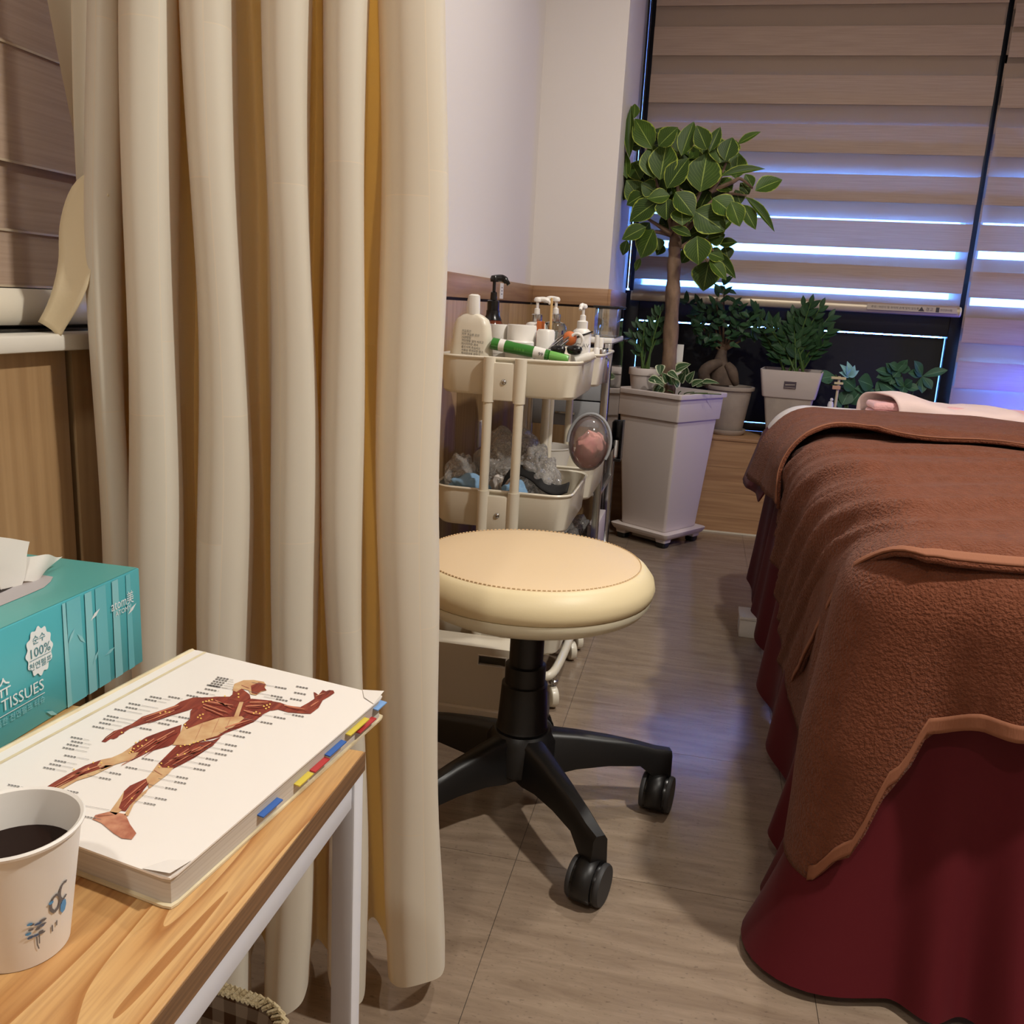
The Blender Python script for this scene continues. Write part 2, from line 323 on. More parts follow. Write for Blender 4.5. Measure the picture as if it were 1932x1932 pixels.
def pine(nt, p, tc):
    N, L = nt.nodes, nt.links
    mp = N.new('ShaderNodeMapping'); mp.inputs['Location'].default_value = (.42, .1, 0); mp.inputs['Scale'].default_value = (11, 1.1, 11); L.new(tc.outputs['Object'], mp.inputs[0])
    n = N.new('ShaderNodeTexNoise'); n.inputs['Scale'].default_value = 1.0; n.inputs['Detail'].default_value = 2; n.inputs['Distortion'].default_value = .5; L.new(mp.outputs[0], n.inputs[0])
    m1 = N.new('ShaderNodeMath'); m1.operation = 'MULTIPLY'; m1.inputs[1].default_value = 15; L.new(n.outputs[0], m1.inputs[0])
    f = N.new('ShaderNodeMath'); f.operation = 'FRACT'; L.new(m1.outputs[0], f.inputs[0])
    cr = N.new('ShaderNodeValToRGB'); e = cr.color_ramp.elements; e[0].position = 0; e[0].color = lin((206, 166, 112)); e[1].position = 1; e[1].color = lin((172, 122, 70))
    q = cr.color_ramp.elements.new(.7); q.color = lin((192, 146, 92)); q = cr.color_ramp.elements.new(.94); q.color = lin((162, 110, 60)); L.new(f.outputs[0], cr.inputs[0])
    mp2 = N.new('ShaderNodeMapping'); mp2.inputs['Scale'].default_value = (320, 16, 300); L.new(tc.outputs['Object'], mp2.inputs[0])
    n2 = N.new('ShaderNodeTexNoise'); n2.inputs['Scale'].default_value = 1; L.new(mp2.outputs[0], n2.inputs[0])
    r = N.new('ShaderNodeMapRange'); r.inputs[1].default_value = .4; r.inputs[2].default_value = .7; r.inputs[4].default_value = .35; L.new(n2.outputs[0], r.inputs[0])
    mx = N.new('ShaderNodeMix'); mx.data_type = 'RGBA'; mx.inputs[7].default_value = lin((132, 84, 46)); L.new(cr.outputs[0], mx.inputs[6]); L.new(r.outputs[0], mx.inputs[0]); L.new(mx.outputs[2], p.inputs['Base Color'])
M['pine'] = mat('pine_tabletop', (190, 138, 80), .38, extra=pine)
def curtain_cloth(nt, p, tc):
    N, L = nt.nodes, nt.links
    b = N.new('ShaderNodeTexBrick'); b.offset = .37; b.inputs['Scale'].default_value = 1; b.inputs['Brick Width'].default_value = .37; b.inputs['Row Height'].default_value = .058; b.squash = 1.35; b.squash_frequency = 3; b.offset_frequency = 2
    b.inputs['Mortar Size'].default_value = .0007; b.inputs['Mortar Smooth'].default_value = .2; b.inputs['Color1'].default_value = lin((236, 234, 220)); b.inputs['Color2'].default_value = lin((225, 222, 207)); b.inputs['Mortar'].default_value = lin((238, 231, 212))
    L.new(tc.outputs['UV'], b.inputs[0]); L.new(b.outputs[0], p.inputs['Base Color'])
    t = N.new('ShaderNodeBsdfTranslucent'); t.inputs[0].default_value = lin((240, 182, 84))
    ms = N.new('ShaderNodeMixShader'); ms.inputs[0].default_value = .25; L.new(p.outputs[0], ms.inputs[1]); L.new(t.outputs[0], ms.inputs[2]); L.new(ms.outputs[0], N['Material Output'].inputs[0])
M['curtain'] = mat('cream_curtain', (236, 226, 198), .55, sheen=.15, extra=curtain_cloth)
M['strap'] = mat('cream_strap', (236, 220, 186), .6, transl=.15, bump=(300, .1, .001))
M['slat'] = mat('taupe_blind_band', (182, 158, 138), .75, var=((164, 140, 122), (6, 6, 260), .25), bump=((10, 10, 300), .15, .001), transl=.10)
def sheer_mat():
    m = bpy.data.materials.new('sheer_band'); m.use_nodes = True; N = m.node_tree.nodes; L = m.node_tree.links
    t = N.new('ShaderNodeBsdfTransparent'); t.inputs[0].default_value = (1, 1, 1, 1); d = N.new('ShaderNodeBsdfDiffuse'); d.inputs[0].default_value = lin((196, 174, 154))
    tl = N.new('ShaderNodeBsdfTranslucent'); tl.inputs[0].default_value = lin((225, 220, 215)); m1 = N.new('ShaderNodeMixShader'); m1.inputs[0].default_value = .35; L.new(d.outputs[0], m1.inputs[1]); L.new(tl.outputs[0], m1.inputs[2])
    m2 = N.new('ShaderNodeMixShader'); m2.inputs[0].default_value = .52; L.new(t.outputs[0], m2.inputs[1]); L.new(m1.outputs[0], m2.inputs[2]); L.new(m2.outputs[0], N['Material Output'].inputs[0]); return m
M['sheer'] = sheer_mat()
M['rail'] = mat('champagne_bottom_rail', (196, 180, 156), .35, metal=.25)
M['glass'] = clear_mat('window_glass', (225, 240, 248), .3, .02)
def gingham(nt, p, tc):
    N, L = nt.nodes, nt.links; sp = N.new('ShaderNodeSeparateXYZ'); L.new(tc.outputs['UV'], sp.inputs[0]); outs = []
    for i in (0, 1):
        a = N.new('ShaderNodeMath'); a.operation = 'PINGPONG'; a.inputs[1].default_value = .5; L.new(sp.outputs[i], a.inputs[0]); b = N.new('ShaderNodeMath'); b.operation = 'GREATER_THAN'; b.inputs[1].default_value = .25; L.new(a.outputs[0], b.inputs[0]); outs.append(b)
    s = N.new('ShaderNodeMath'); L.new(outs[0].outputs[0], s.inputs[0]); L.new(outs[1].outputs[0], s.inputs[1])
    h = N.new('ShaderNodeMath'); h.operation = 'MULTIPLY'; h.inputs[1].default_value = .5; L.new(s.outputs[0], h.inputs[0])
    mx = N.new('ShaderNodeMix'); mx.data_type = 'RGBA'; mx.inputs[6].default_value = lin((214, 204, 190)); mx.inputs[7].default_value = lin((112, 84, 62)); L.new(h.outputs[0], mx.inputs[0]); L.new(mx.outputs[2], p.inputs['Base Color'])
M['gingham'] = mat('brown_gingham_lining', (180, 160, 140), .9, extra=gingham)
M['rope'] = mat('pale_woven_rope', (212, 198, 164), .9, var=((178, 158, 116), 120, .3), bump=(260, .6, .003))

# ------------------------------------------------------------------ room shell
XL, YC, YL, YW = -.66, 3.4, 3.8, 4.1
fl = tag(box('floor', -1.4, 2.6, -1.7, 4.4, -.06, -.0012, M['grout'], bev=0), kind='structure')
T = .457; gap = .0005
for i in range(-1, 7):
    for j in range(-5, 9):
        x0 = -.222 - T + i * T; y0 = 1.30 + (j - 1) * T
        if x0 > 2.4 or y0 > 3.8 or y0 < -1.3: continue
        box('tile', x0 + gap, x0 + T - gap, y0 + gap, y0 + T - gap, -.0012, 0, M['floor'], fl, bev=0)
tag(box('ceiling', -1.4, 2.6, -1.7, 4.4, 2.5, 2.56, M['ceil'], bev=0), kind='structure')
tag(box('wall_right', 2.4, 2.5, -1.7, 4.4, 0, 2.5, M['room'], bev=0), kind='structure')
tag(box('wall_front', -1.4, 2.6, -1.75, -1.65, 0, 2.5, M['room'], bev=0), kind='structure')
# left wall: papered length with a wooden wainscot, and a recessed window nearer the camera
wl = tag(box('wall_left', XL - .16, XL, .97, YC + .1, 0, 2.5, M['paper'], bev=0), kind='structure')
bm = bmesh.new(); bx(bm, XL - .16, XL, -1.7, .97, 0, .829); bx(bm, XL - .16, XL, -1.7, .97, 2.3, 2.5); bx(bm, XL - .16, XL, -1.7, -.6, .82, 2.3); bx(bm, XL - .2, XL - .16, -1.7, .97, 0, 2.5)
tag(finish('wall_left', bm, M['paper'], smooth=False), kind='structure')
P0 = .012
box('top_rail', XL, XL + P0, .975, YC, .908, .97, M['wood_h'], wl, bev=.001)
box('joint', XL, XL + .004, .975, YC, .90, .908, M['gap'], wl, bev=0)
for k in range(6): box('panel', XL, XL + P0, .975 + k * .405, .975 + (k + 1) * .405 - .002, 0, .90, M['wood_v'], wl, bev=.001)
w2 = bpy.data.objects['wall_left.001'] if 'wall_left.001' in bpy.data.objects else wl
for a, b in ((-.6, .05), (.055, .42), (.425, .826), (.836, .968)): box('panel', XL, XL + P0, a, b, 0, .8285, M['wood_v'], w2, bev=.001)
box('joint', XL, XL + .003, .826, .836, 0, .8285, M['gap'], w2, bev=0)
tag(box('trim_1', XL - .14, XL + .03, -.6, .968, .829, .846, M['white_gloss'], bev=.003), kind='structure')
wn = tag(box('window_1', XL - .155, XL - .12, -.6, .968, .846, 2.3, M['alu'], bev=0), kind='structure')
# column
wc = tag(box('wall_back', XL - .16, -.366, YC, 4.4, 0, 2.5, M['paper'], bev=0), kind='structure')
box('top_rail', XL + P0, -.366, YC - P0, YC, .908, .97, M['wood_h'], wc, bev=.001)
box('joint', XL + P0, -.366, YC - .004, YC, .90, .908, M['gap'], wc, bev=0)
box('panel', XL + P0, -.366, YC - P0, YC, 0, .90, M['wood_v'], wc, bev=.001)
box('top_rail', -.366, -.366 + P0, YC - P0, YW - .05, .908, .97, M['wood_h'], wc, bev=.001)
box('joint', -.366, -.362, YC - P0, YW - .05, .90, .908, M['gap'], wc, bev=0)
box('panel', -.366, -.366 + P0, YC - P0, YL + .01, 0, .90, M['wood_v'], wc, bev=.001)
# low wall under the window: three wooden planks and a top board
lw = tag(box('wall_back', -.366, 2.4, YL + .012, 4.4, 0, .392, M['gap'], bev=0), kind='structure')
for a, b in ((.006, .0652), (.066, .1736), (.1744, .2802), (.281, .392)): box('plank', -.354, 2.4, YL + .001 * (int(a * 100) % 2), YL + .012, a, b, M['wood_h'], lw, bev=0)
box('ledge_board', -.354, 2.4, YL - .004, YW, .392, .406, M['wood_h'], lw, bev=.002)
tag(box('baseboard_back', -.354, 2.4, YL - .004, YL, 0, .006, M['caulk'], bev=0), kind='structure')
# window behind the blinds
wb = tag(bpy.data.objects.new('window_2', None), kind='structure'); wb.location = (.9, YW, .406); C.objects.link(wb)
def fr(n, *a): return box(n, *a, M['alu'], wb, bev=.003)
fr('frame', -.366, -.30, YW, YW + .08, .406, .985); fr('frame', -.350, -.30, YW, YW + .08, .985, 2.5); fr('frame', 2.3, 2.4, YW, YW + .08, .406, 2.5); fr('frame', -.30, 2.3, YW, YW + .08, 2.42, 2.5); fr('frame', -.30, 2.3, YW, YW + .08, .406, .44)
fr('transom', -.30, 2.3, YW - .005, YW + .08, .860, .985); fr('mullion', .985, 1.05, YW - .01, YW + .08, .44, 2.42)
box('pane', -.30, .985, YW + .05, YW + .056, .44, 2.42, M['glass'], wb, bev=0); box('pane', 1.05, 2.3, YW + .05, YW + .056, .44, 2.42, M['glass'], wb, bev=0)
bd = box('black_board', -.297, .9815, YW + .02, YW + .03, .4435, .8545, M['board'], wb, bev=0)

tag(box('sky_blocker', -.6, 2.4, 4.40, 4.46, 1.47, 2.6, M['board'], bev=0), kind='structure')  # unseen panel added outside to keep sky light off the upper blind

# ------------------------------------------------------------------ blinds
def zebra(x0, x1, yf, fronts, backs, zr, label, name='zebra_blind'):
    t = thing(name, label, 'blind', ((x0 + x1) / 2, yf, 2.45))
    def band(n, y, zb, zt, m): return poly(n, [[(x0, y, zb), (x1, y, zb), (x1, y, zt), (x0, y, zt)]], m, t)
    for zt, zb in fronts: band('slat', yf - .0035, zb, zt, M['slat'])
    ed = sorted([z for p in fronts for z in p], reverse=True)
    for a, b in zip(ed[1::2], ed[2::2]): band('sheer_panel', yf, b - .004, a + .004, M['sheer'])
    yb = yf + .03
    for zt, zb in backs: band('back_slat', yb, zb, zt, M['slat'])
    ed = sorted([z for p in backs for z in p], reverse=True)
    for a, b in zip(ed[1::2], ed[2::2]): band('back_sheer_panel', yb + .001, b - .004, a + .004, M['sheer'])
    if zr:
        bm = bmesh.new(); bmesh.ops.create_cone(bm, cap_ends=True, segments=20, radius1=.019, radius2=.019, depth=x1 - x0 + .01, matrix=Matrix.Translation(((x0 + x1) / 2, yf + .01, zr)) @ Matrix.Rotation(PI / 2, 4, 'Y') @ Matrix.Diagonal((1.1, .8, 1, 1)))
        finish('bottom_rail', bm, M['rail'], t)
        for sx in (x0 - .006, x1 + .006): lathe('rail_cap', [(.0, -.003), (.02, -.003), (.02, .003), (0, .003)], M['cream'], t, 16, (sx, yf + .01, zr), Matrix.Rotation(PI / 2, 4, 'Y'))
    return t
YB = 4.02
z = 2.103; fa = [(2.33, 2.25), (2.103 + .081, 2.103)]
fa = [(2.20, 2.103), (2.026, 1.919), (1.848, 1.74), (1.666, 1.558), (1.479, 1.376), (1.302, 1.196), (1.129, 1.034)]
fa = [(2.47, 2.29), (2.205, 2.103)] + fa[1:]
# the rear layer slips lower towards the bottom, so that the gaps open
ba = [(2.30, 2.19), (2.12, 2.01), (1.935, 1.832), (1.755, 1.65), (1.588, 1.489), (1.412, 1.312), (1.168, 1.070), (1.010, .95)]
zA = zebra(-.325, .995, YB, fa + [(.984, .975)], ba, .962, 'wide taupe striped roller blind ending above the potted plants, bright gaps between its lower bands')
lb = bpy.data.objects.new
yl = YB - .0126
p0 = Vector((.60, YB - .013, .968)); tx = text('rail_print', '주의 : 어린이 및 유아의 손에 닿지 않도록', .011, (.655, YB - .0125, .963), (1, 0, 0), (0, 0, 1), M['ink'], zA)
poly('rail_label', [[(.64, YB - .0118, .955), (.985, YB - .0118, .955), (.985, YB - .0118, .978), (.64, YB - .0118, .978)]], mat('rail_sticker', (186, 172, 150), .5), zA)
poly('warning_sign', [[(.838, yl, .958), (.862, yl, .958), (.85, yl, .976)]], M['ink'], zA)
poly('warning_mark', [[(.905, yl, .957), (.918, yl, .957), (.918, yl, .976), (.905, yl, .976)]], M['ink'], zA)
text('rail_print', '경고', .016, (.866, yl, .961), (1, 0, 0), (0, 0, 1), M['ink'], zA)
text('rail_print', '질식 및 질식사 위험', .010, (.922, yl, .963), (1, 0, 0), (0, 0, 1), M['ink'], zA, sx=.55)
fb = [(2.47, 2.2), (2.10, 2.019), (1.913 + .09, 1.913), (1.839, 1.734), (1.663, 1.556), (1.483, 1.377), (1.303, 1.203), (1.123, 1.022), (.943, .843), (.769, .658), (.588, .48), (.41, .409)]
bb = [(2.30, 2.09), (2.03, 1.90), (1.93, 1.82), (1.75, 1.645), (1.585, 1.492), (1.408, 1.314), (1.175, 1.085), (.992, .90), (.85, .762), (.665, .58), (.49, .41)]
fb[2] = (2.0, 1.913)
zB = zebra(1.022, 2.28, YB, fb, bb, None, 'taupe striped roller blind on the far right, hanging lower, lit deep blue near its foot')
# blind of the left window
fc = [(2.25 - .0 , 2.14)]; fc = []
zt = 1.108
edges = [(2.25, 2.12), (2.13, 2.0), (2.01, 1.88), (1.89, 1.77), (1.78, 1.66), (1.67, 1.55), (1.56, 1.44), (1.45, 1.33), (1.34, 1.225), (1.235, 1.118), (1.122, 1.009), (1.012, .943), (.946, .889)]
zC = thing('zebra_blind', 'brown striped roller blind lowered to the white sill at far left', 'blind', (XL - .02, .2, 2.2))
for i, (a, b) in enumerate(edges):
    dx = .004 * (i % 2); box('slat', XL - .03 - dx, XL - .028 - dx, -.55, .955, b, a, M['slat'], zC, bev=0)
    box('slat_edge_highlight', XL - .0278, XL - .0262, -.55, .955, b, b + .0022, M['rail'], zC, bev=0)  # pale strip paints a bright highlight along the band's lower edge
loft('bottom_rail', [(.022, 1.5, .006, .852), (.03, 1.5, .009, .858), (.03, 1.5, .009, .878), (.02, 1.5, .006, .888)], M['cream'], zC, Matrix.Translation((XL - .03, .205, 0)))
box('sill_channel', XL - .05, XL + .0, -.55, .955, .8462, .8485, M['black_s'], zC, bev=0)

# blind cord against the column and window edge
bm = bmesh.new(); tube_bm(bm, [(-.352, YB - .03, 2.4), (-.352, YB - .03, .99)], .0045, 6); tube_bm(bm, [(-.342, YB - .03, 2.4), (-.342, YB - .03, .99)], .004, 6)
tag(finish('blind_cord', bm, M['black_s']), 'dark bead chain hanging at the left edge of the wide window blind', 'cord')

# ------------------------------------------------------------------ curtain
def curt_pt(px, py, d, z):
    """point where the sight line of a fold meets the curtain's own vertical plane, pushed d behind it"""
    r = ray(px, py); dirv = Vector((.41, .205, 0)).normalized(); nrm = Vector((-dirv.y, dirv.x, 0)); p0 = Vector((-.66, .76, 0))
    t = (p0 - Vector((0, 0, 0))).dot(nrm) / Vector((r.x, r.y, 0)).dot(nrm)
    q = Vector((r.x * t, r.y * t, 0)) + nrm * d
    return Vector((q.x, q.y, z)), dirv, nrm
ROW = {0: (1.55, [(165, 218), (220, 324), (332, 433), (507, 587), (613, 691), (697, 839)]),
       900: (.67, [(172, 238), (238, 338), (366, 466), (508, 602), (615, 695), (725, 841)]),
       1800: (.06, [(196, 262), (272, 346), (386, 472), (507, 588), (622, 692), (736, 843)])}
def plan(row):
    z, rd = ROW[row]; pts = []
    e = {0: 100, 900: 176, 1800: 205}[row]
    q = curt_pt(e, row, .055, z)[0]; pts.append(q)
    q = curt_pt(rd[0][0] - 2, row, .06, z)[0]; pts.append(q)
    for i, (l, r) in enumerate(rd):
        wd = r - l; dep = .030 if i else .035; bump = -.012 if i else .012
        pts += [curt_pt(l, row, dep, z)[0], curt_pt(l + .16 * wd, row, bump + .008, z)[0], curt_pt(l + .5 * wd, row, bump, z)[0], curt_pt(l + .86 * wd, row, bump + .009, z)[0], curt_pt(r, row, dep + .004, z)[0]]
        if i < 5:
            nl = rd[i + 1][0]; g = nl - r
            pts += [curt_pt(r - 6, row, .075, z)[0], curt_pt(r + .5 * g, row, .125, z)[0], curt_pt(nl + 6, row, .075, z)[0]]
    pts.append(curt_pt(rd[-1][1] - 8, row, .05, z)[0])
    return pts
plans = [plan(0), plan(900), plan(1800)]
NS = 8
sp_ = [spline(p, NS) for p in plans]
npt = len(sp_[0])
arc = [0]
for a, b in zip(sp_[1], sp_[1][1:]): arc.append(arc[-1] + (Vector((a.x, a.y)) - Vector((b.x, b.y))).length)
def cur_fn(u, v):
    i = min(int(round(u * (npt - 1))), npt - 1); z = .03 + v * (2.36 - .03)
    A, B, D = sp_[2][i], sp_[1][i], sp_[0][i]
    if z < .67: t = (z - .06) / .61; p = A.lerp(B, max(-.1, t))
    else: t = (z - .67) / .88; p = B.lerp(D, min(t, 1.6))
    u01 = arc[i] / arc[-1]
    wob = .004 * math.sin(z * 5.2 + u01 * 9) + .003 * math.sin(z * 11 + u01 * 31)
    if u01 > .93: wob += .006 * math.sin(z * 13 + 1) * (u01 - .93) / .07
    zz = z + (.012 * math.sin(arc[i] * 33) + .006 if v < .02 else 0)
    # free edge by the wall falls back behind the first fold below the strap
    return Vector((p.x + wob * .5, p.y + wob, zz))
cu = thing('curtain', 'long cream curtain in deep folds with patchwork weave, hanging by the wooden table', 'curtain', (-.45, .87, .03))
surf('cloth', cur_fn, npt - 1, 60, M['curtain'], cu, uv=lambda u, v: (v * 2.33, arc[min(int(round(u * (npt - 1))), npt - 1)]))
bm = bmesh.new(); tube_bm(bm, [(-.655, .79, 2.37), (-.2, 1.02, 2.37)], .012, 10); finish('curtain_rail', bm, M['white_m'], cu)
# back drop of the curtain that swings in to the strap
def sw(u, v):
    z = .95 + v * 1.3
    lft = 172 - (max(0, z - .93) ** .75) * 270; c = curt_pt(lft + u * (215 - lft), 400, .07 + .03 * math.sin(u * 4), z)[0]
    return c
surf('side_fold', sw, 10, 24, M['curtain'], cu, uv=lambda u, v: (v * 1.3, u * .1 + .3))
ctr = spline([atY(190, 345, .815), atY(162, 372, .813), atY(146, 430, .81), atY(142, 500, .805), atY(124, 560, .80), atY(92, 622, .798)], 5)
def strap_fn(u, v):
    i = u * (len(ctr) - 1); a = int(i); p = ctr[min(a, len(ctr) - 1)]
    d = ctr[min(a + 1, len(ctr) - 1)] - ctr[max(a - 1, 0)]; s = Vector((d.z, 0, -d.x)).normalized() * (-1)
    wd = .0135 + .006 * math.sin(PI * min(1, u * 1.1))
    q = p + s * (v - .5) * 2 * wd; q.y += .004 * math.sin(v * PI) ; return q
surf('strap', strap_fn, len(ctr) - 1, 6, M['strap'], cu, thick=.002)

# ------------------------------------------------------------------ table
TZ = .57
tb = thing('side_table', 'low wooden side table with white square tube legs at lower left', 'table', (-.42, .1, 0))
box('tabletop', -.61, -.2175, -.45, .576, TZ - .016, TZ, M['pine'], tb, bev=.0015)
box('edge_band', -.2176, -.2168, -.45, .576, TZ - .0155, TZ - .0008, mat('ply_edge', (140, 104, 70), .6, var=((96, 70, 48), (60, 8, 400), .25)), tb, bev=0)
LEG = .018
for x in (-.606, -.2175 - LEG):
    for y in (-.447, .5755 - LEG): box('leg', x, x + LEG, y, y + LEG, 0, TZ - .016, M['table_frame'], tb, bev=.002)
for x in (-.606, -.2175 - LEG): box('side_rail', x + .001, x + LEG - .001, -.447 + LEG, .5735 - LEG, TZ - .016 - .02, TZ - .016, M['table_frame'], tb, bev=.0015)
for y in (-.447, .5755 - LEG): box('end_rail', -.606 + LEG, -.2175 - LEG, y, y + LEG, TZ - .036, TZ - .016, M['table_frame'], tb, bev=.0015)

# ------------------------------------------------------------------ book
BZ = TZ + .019
def cov(cx, cy, dz=.0003): p = atZ(cx / 2.611, 1200 + cy / 2.611, BZ); p.z = BZ + dz; return p
A = Vector((-.413, .668, 0)); B_ = Vector((-.223, .632, 0)); D_ = Vector((-.252, .379, 0)); E_ = A + (D_ - B_); E_ = Vector((-.442, .415, 0))
bk = thing('anatomy_book', 'thick white anatomy textbook with coloured tabs lying on the wooden table', 'book', ((A + D_) / 2 + Vector((0, 0, TZ))))
def quadloft(name, corners, z0, z1, m, parent, bulge=0):
    bm = bmesh.new(); rings = []
    for z in (z0, (z0 + z1) / 2, z1):
        pts = []; c = sum(corners, Vector()) / 4
        for i in range(4):
            a, b, p = corners[i - 1], corners[(i + 1) % 4], corners[i]; r = .006
            q1, q2 = p + (a - p).normalized() * r, p + (b - p).normalized() * r
            pts += [q1, p * .62 + (q1 + q2) * .19, q2]
        rings.append([bm.verts.new(Vector((p.x, p.y, z)) + (c - p).normalized() * (bulge if z == (z0 + z1) / 2 else 0)) for p in pts])
    k = len(rings[0])
    for a, b in zip(rings, rings[1:]):
        for i in range(k): bm.faces.new((a[i], a[(i + 1) % k], b[(i + 1) % k], b[i]))
    bm.faces.new(rings[0][::-1]); bm.faces.new(rings[-1]); return finish(name, bm, m, parent, True, 30)
ins = lambda p, q, d: p + (q - p).normalized() * d
c4 = [A, B_, D_, E_]; cc = (A + D_) / 2
quadloft('back_cover', [ins(p, cc, -.001) for p in c4], TZ + .0003, TZ + .0018, M['spine'], bk)
quadloft('page_block', [ins(p, cc, .002) for p in c4], TZ + .0018, BZ - .0012, M['pages'], bk, .001)
quadloft('front_cover', c4, BZ - .0012, BZ, M['cover'], bk)
u_ = (B_ - A).normalized(); n_ = (E_ - A).normalized()
bm = bmesh.new(); tube_bm(bm, [A + Vector((0, 0, BZ - .004)) + n_ * .001, E_ + Vector((0, 0, BZ - .004))], .005, 8)
bmesh.ops.scale(bm, vec=(1, 1, 1), verts=bm.verts[:]); finish('spine_ridge', bm, M['spine'], bk)
gl = u_ * .012
poly('cover_crease', [[A + gl + Vector((0, 0, BZ + .0002)), A + gl + u_ * .003 + Vector((0, 0, BZ + .0002)), E_ + gl + u_ * .003 + Vector((0, 0, BZ + .0002)), E_ + gl + Vector((0, 0, BZ + .0002))]], M['spine'], bk)
def shape(name, pts, m, dz=.0003): return poly(name, [[cov(x, y, dz) for x, y in pts]], M[m], bk)
shape('printed_torso', [(950,320),(1060,300),(1130,300),(1190,322),(1240,310),(1340,320),(1350,360),(1300,385),(1250,425),(1180,455),(1110,480),(1080,500),(1000,520),(930,540),(860,540),(890,480),(905,440),(935,410),(940,370),(960,345)], 'muscle')
shape('printed_neck', [(1150,265),(1190,260),(1230,290),(1235,312),(1190,327),(1120,310),(1145,290)], 'muscle2', .0004)
shape('printed_skull', [(1145,270),(1155,238),(1200,220),(1250,219),(1300,228),(1312,245),(1304,258),(1314,270),(1290,276),(1262,294),(1235,290),(1225,270),(1190,262),(1165,278)], 'tendon', .0005)
shape('printed_face', [(1236,248),(1275,232),(1310,240),(1302,255),(1313,270),(1285,275),(1265,291),(1240,285)], 'muscle2', .0006)
shape('printed_arm', [(1050,303),(950,305),(890,325),(860,345),(760,380),(700,400),(650,435),(605,455),(602,482),(640,458),(700,437),(790,412),(850,392),(930,367),(970,350)], 'muscle2', .0004)
shape('printed_hand', [(610,455),(560,470),(520,500),(500,522),(520,525),(545,508),(560,510),(578,502),(590,490),(612,480)], 'muscle')
shape('printed_arm', [(1325,320),(1380,330),(1420,345),(1480,352),(1520,330),(1550,310),(1590,318),(1570,355),(1530,385),(1490,384),(1420,378),(1370,364),(1335,370)], 'muscle2', .0004)
shape('printed_hand', [(1550,310),(1545,278),(1556,282),(1568,292),(1590,268),(1606,274),(1622,268),(1642,270),(1648,282),(1622,300),(1590,318)], 'muscle', .0004)
shape('printed_abdomen', [(905,440),(1000,430),(1080,405),(1190,398),(1204,408),(1150,450),(1100,475),(1070,495),(1000,515),(930,540),(850,540),(888,480)], 'tendon', .0005)
shape('printed_chest', [(1180,328),(1200,328),(1175,402),(1152,402)], 'tendon', .0006)
shape('printed_side_muscle', [(940,370),(975,362),(1010,380),(1060,405),(1000,430),(920,462),(902,440),(935,412)], 'muscle2', .0006)
shape('printed_thigh', [(895,438),(800,470),(720,500),(650,545),(600,580),(575,600),(600,622),(650,615),(740,570),(830,545),(880,520)], 'muscle')
shape('printed_knee', [(655,545),(600,580),(550,602),(500,612),(480,640),(500,660),(580,632),(650,612),(690,575),(640,580)], 'tendon', .0005)
shape('printed_calf', [(500,612),(420,640),(350,675),(270,720),(200,765),(215,790),(270,752),(340,717),(420,692),(495,665),(540,630)], 'muscle2', .0004)
shape('printed_shin', [(520,640),(430,680),(340,715),(270,752),(215,790),(240,800),(310,755),(380,715),(460,690),(560,640)], 'tendon', .0005)
shape('printed_foot', [(200,765),(150,780),(90,800),(20,815),(12,830),(60,832),(120,818),(200,812),(225,785)], 'skinp', .0005)
shape('printed_thigh', [(1090,498),(1050,515),(960,530),(870,540),(830,580),(780,630),(795,655),(840,662),(900,632),(960,600),(1020,560),(1060,530)], 'muscle')
shape('printed_knee', [(780,630),(750,670),(720,705),(735,755),(780,720),(830,682),(855,652),(800,652)], 'tendon', .0005)
shape('printed_calf', [(722,703),(640,740),(610,768),(600,800),(572,858),(620,866),(650,822),(700,770),(740,720)], 'muscle2', .0004)
shape('printed_shin', [(612,768),(580,815),(540,870),(570,885),(600,860),(585,850),(605,800)], 'tendon', .0005)
shape('printed_shin', [(735,750),(680,790),(640,840),(612,885),(632,890),(660,830),(720,775)], 'tendon', .0005)
shape('printed_foot', [(540,868),(470,885),(455,905),(500,925),(560,975),(600,1000),(650,1005),(672,975),(640,930),(618,880)], 'skinp', .0005)
fib = [(1000,340,1120,380),(1000,355,1100,395),(1010,325,1150,345),(1210,350,1300,345),(1200,370,1280,390),(880,345,700,410),(860,370,720,425),(1400,345,1500,365),(1530,350,1570,325),(860,470,700,560),(820,500,700,590),(760,510,660,580),(1040,530,850,640),(990,550,830,620),(930,560,810,640),(440,650,260,750),(500,640,330,700),(720,720,600,820),(690,760,610,850),(1060,320,1140,360),(1230,330,1320,330),(1110,455,1240,415)]
def stroke(name, lst, wd, m, dz): poly(name, [[cov(a, b - wd, dz), cov((a + c) / 2, (b + d) / 2 - wd * 1.6, dz), cov(c, d - wd * .4, dz), cov(c, d + wd * .4, dz), cov((a + c) / 2, (b + d) / 2 + wd * 1.2, dz), cov(a, b + wd, dz)] for a, b, c, d in lst], M[m], bk)['kind'] = 'stuff'
stroke('printed_fibre', fib, 2.6, 'fibre', .00075)
stroke('printed_fibre', [(a + 14, b + 9, c + 10, d + 9) for a, b, c, d in fib], 2.2, 'muscle2', .00075)
stroke('printed_crease', [(1000,430,960,520),(1080,410,1040,500),(1140,400,1110,470),(620,990,642,962),(598,985,622,945),(575,968,600,925),(1190,245,1230,262),(600,640,690,590),(760,665,800,690),(480,890,560,885),(1555,300,1600,285),(520,510,580,470)], 1.8, 'skinp', .00078)
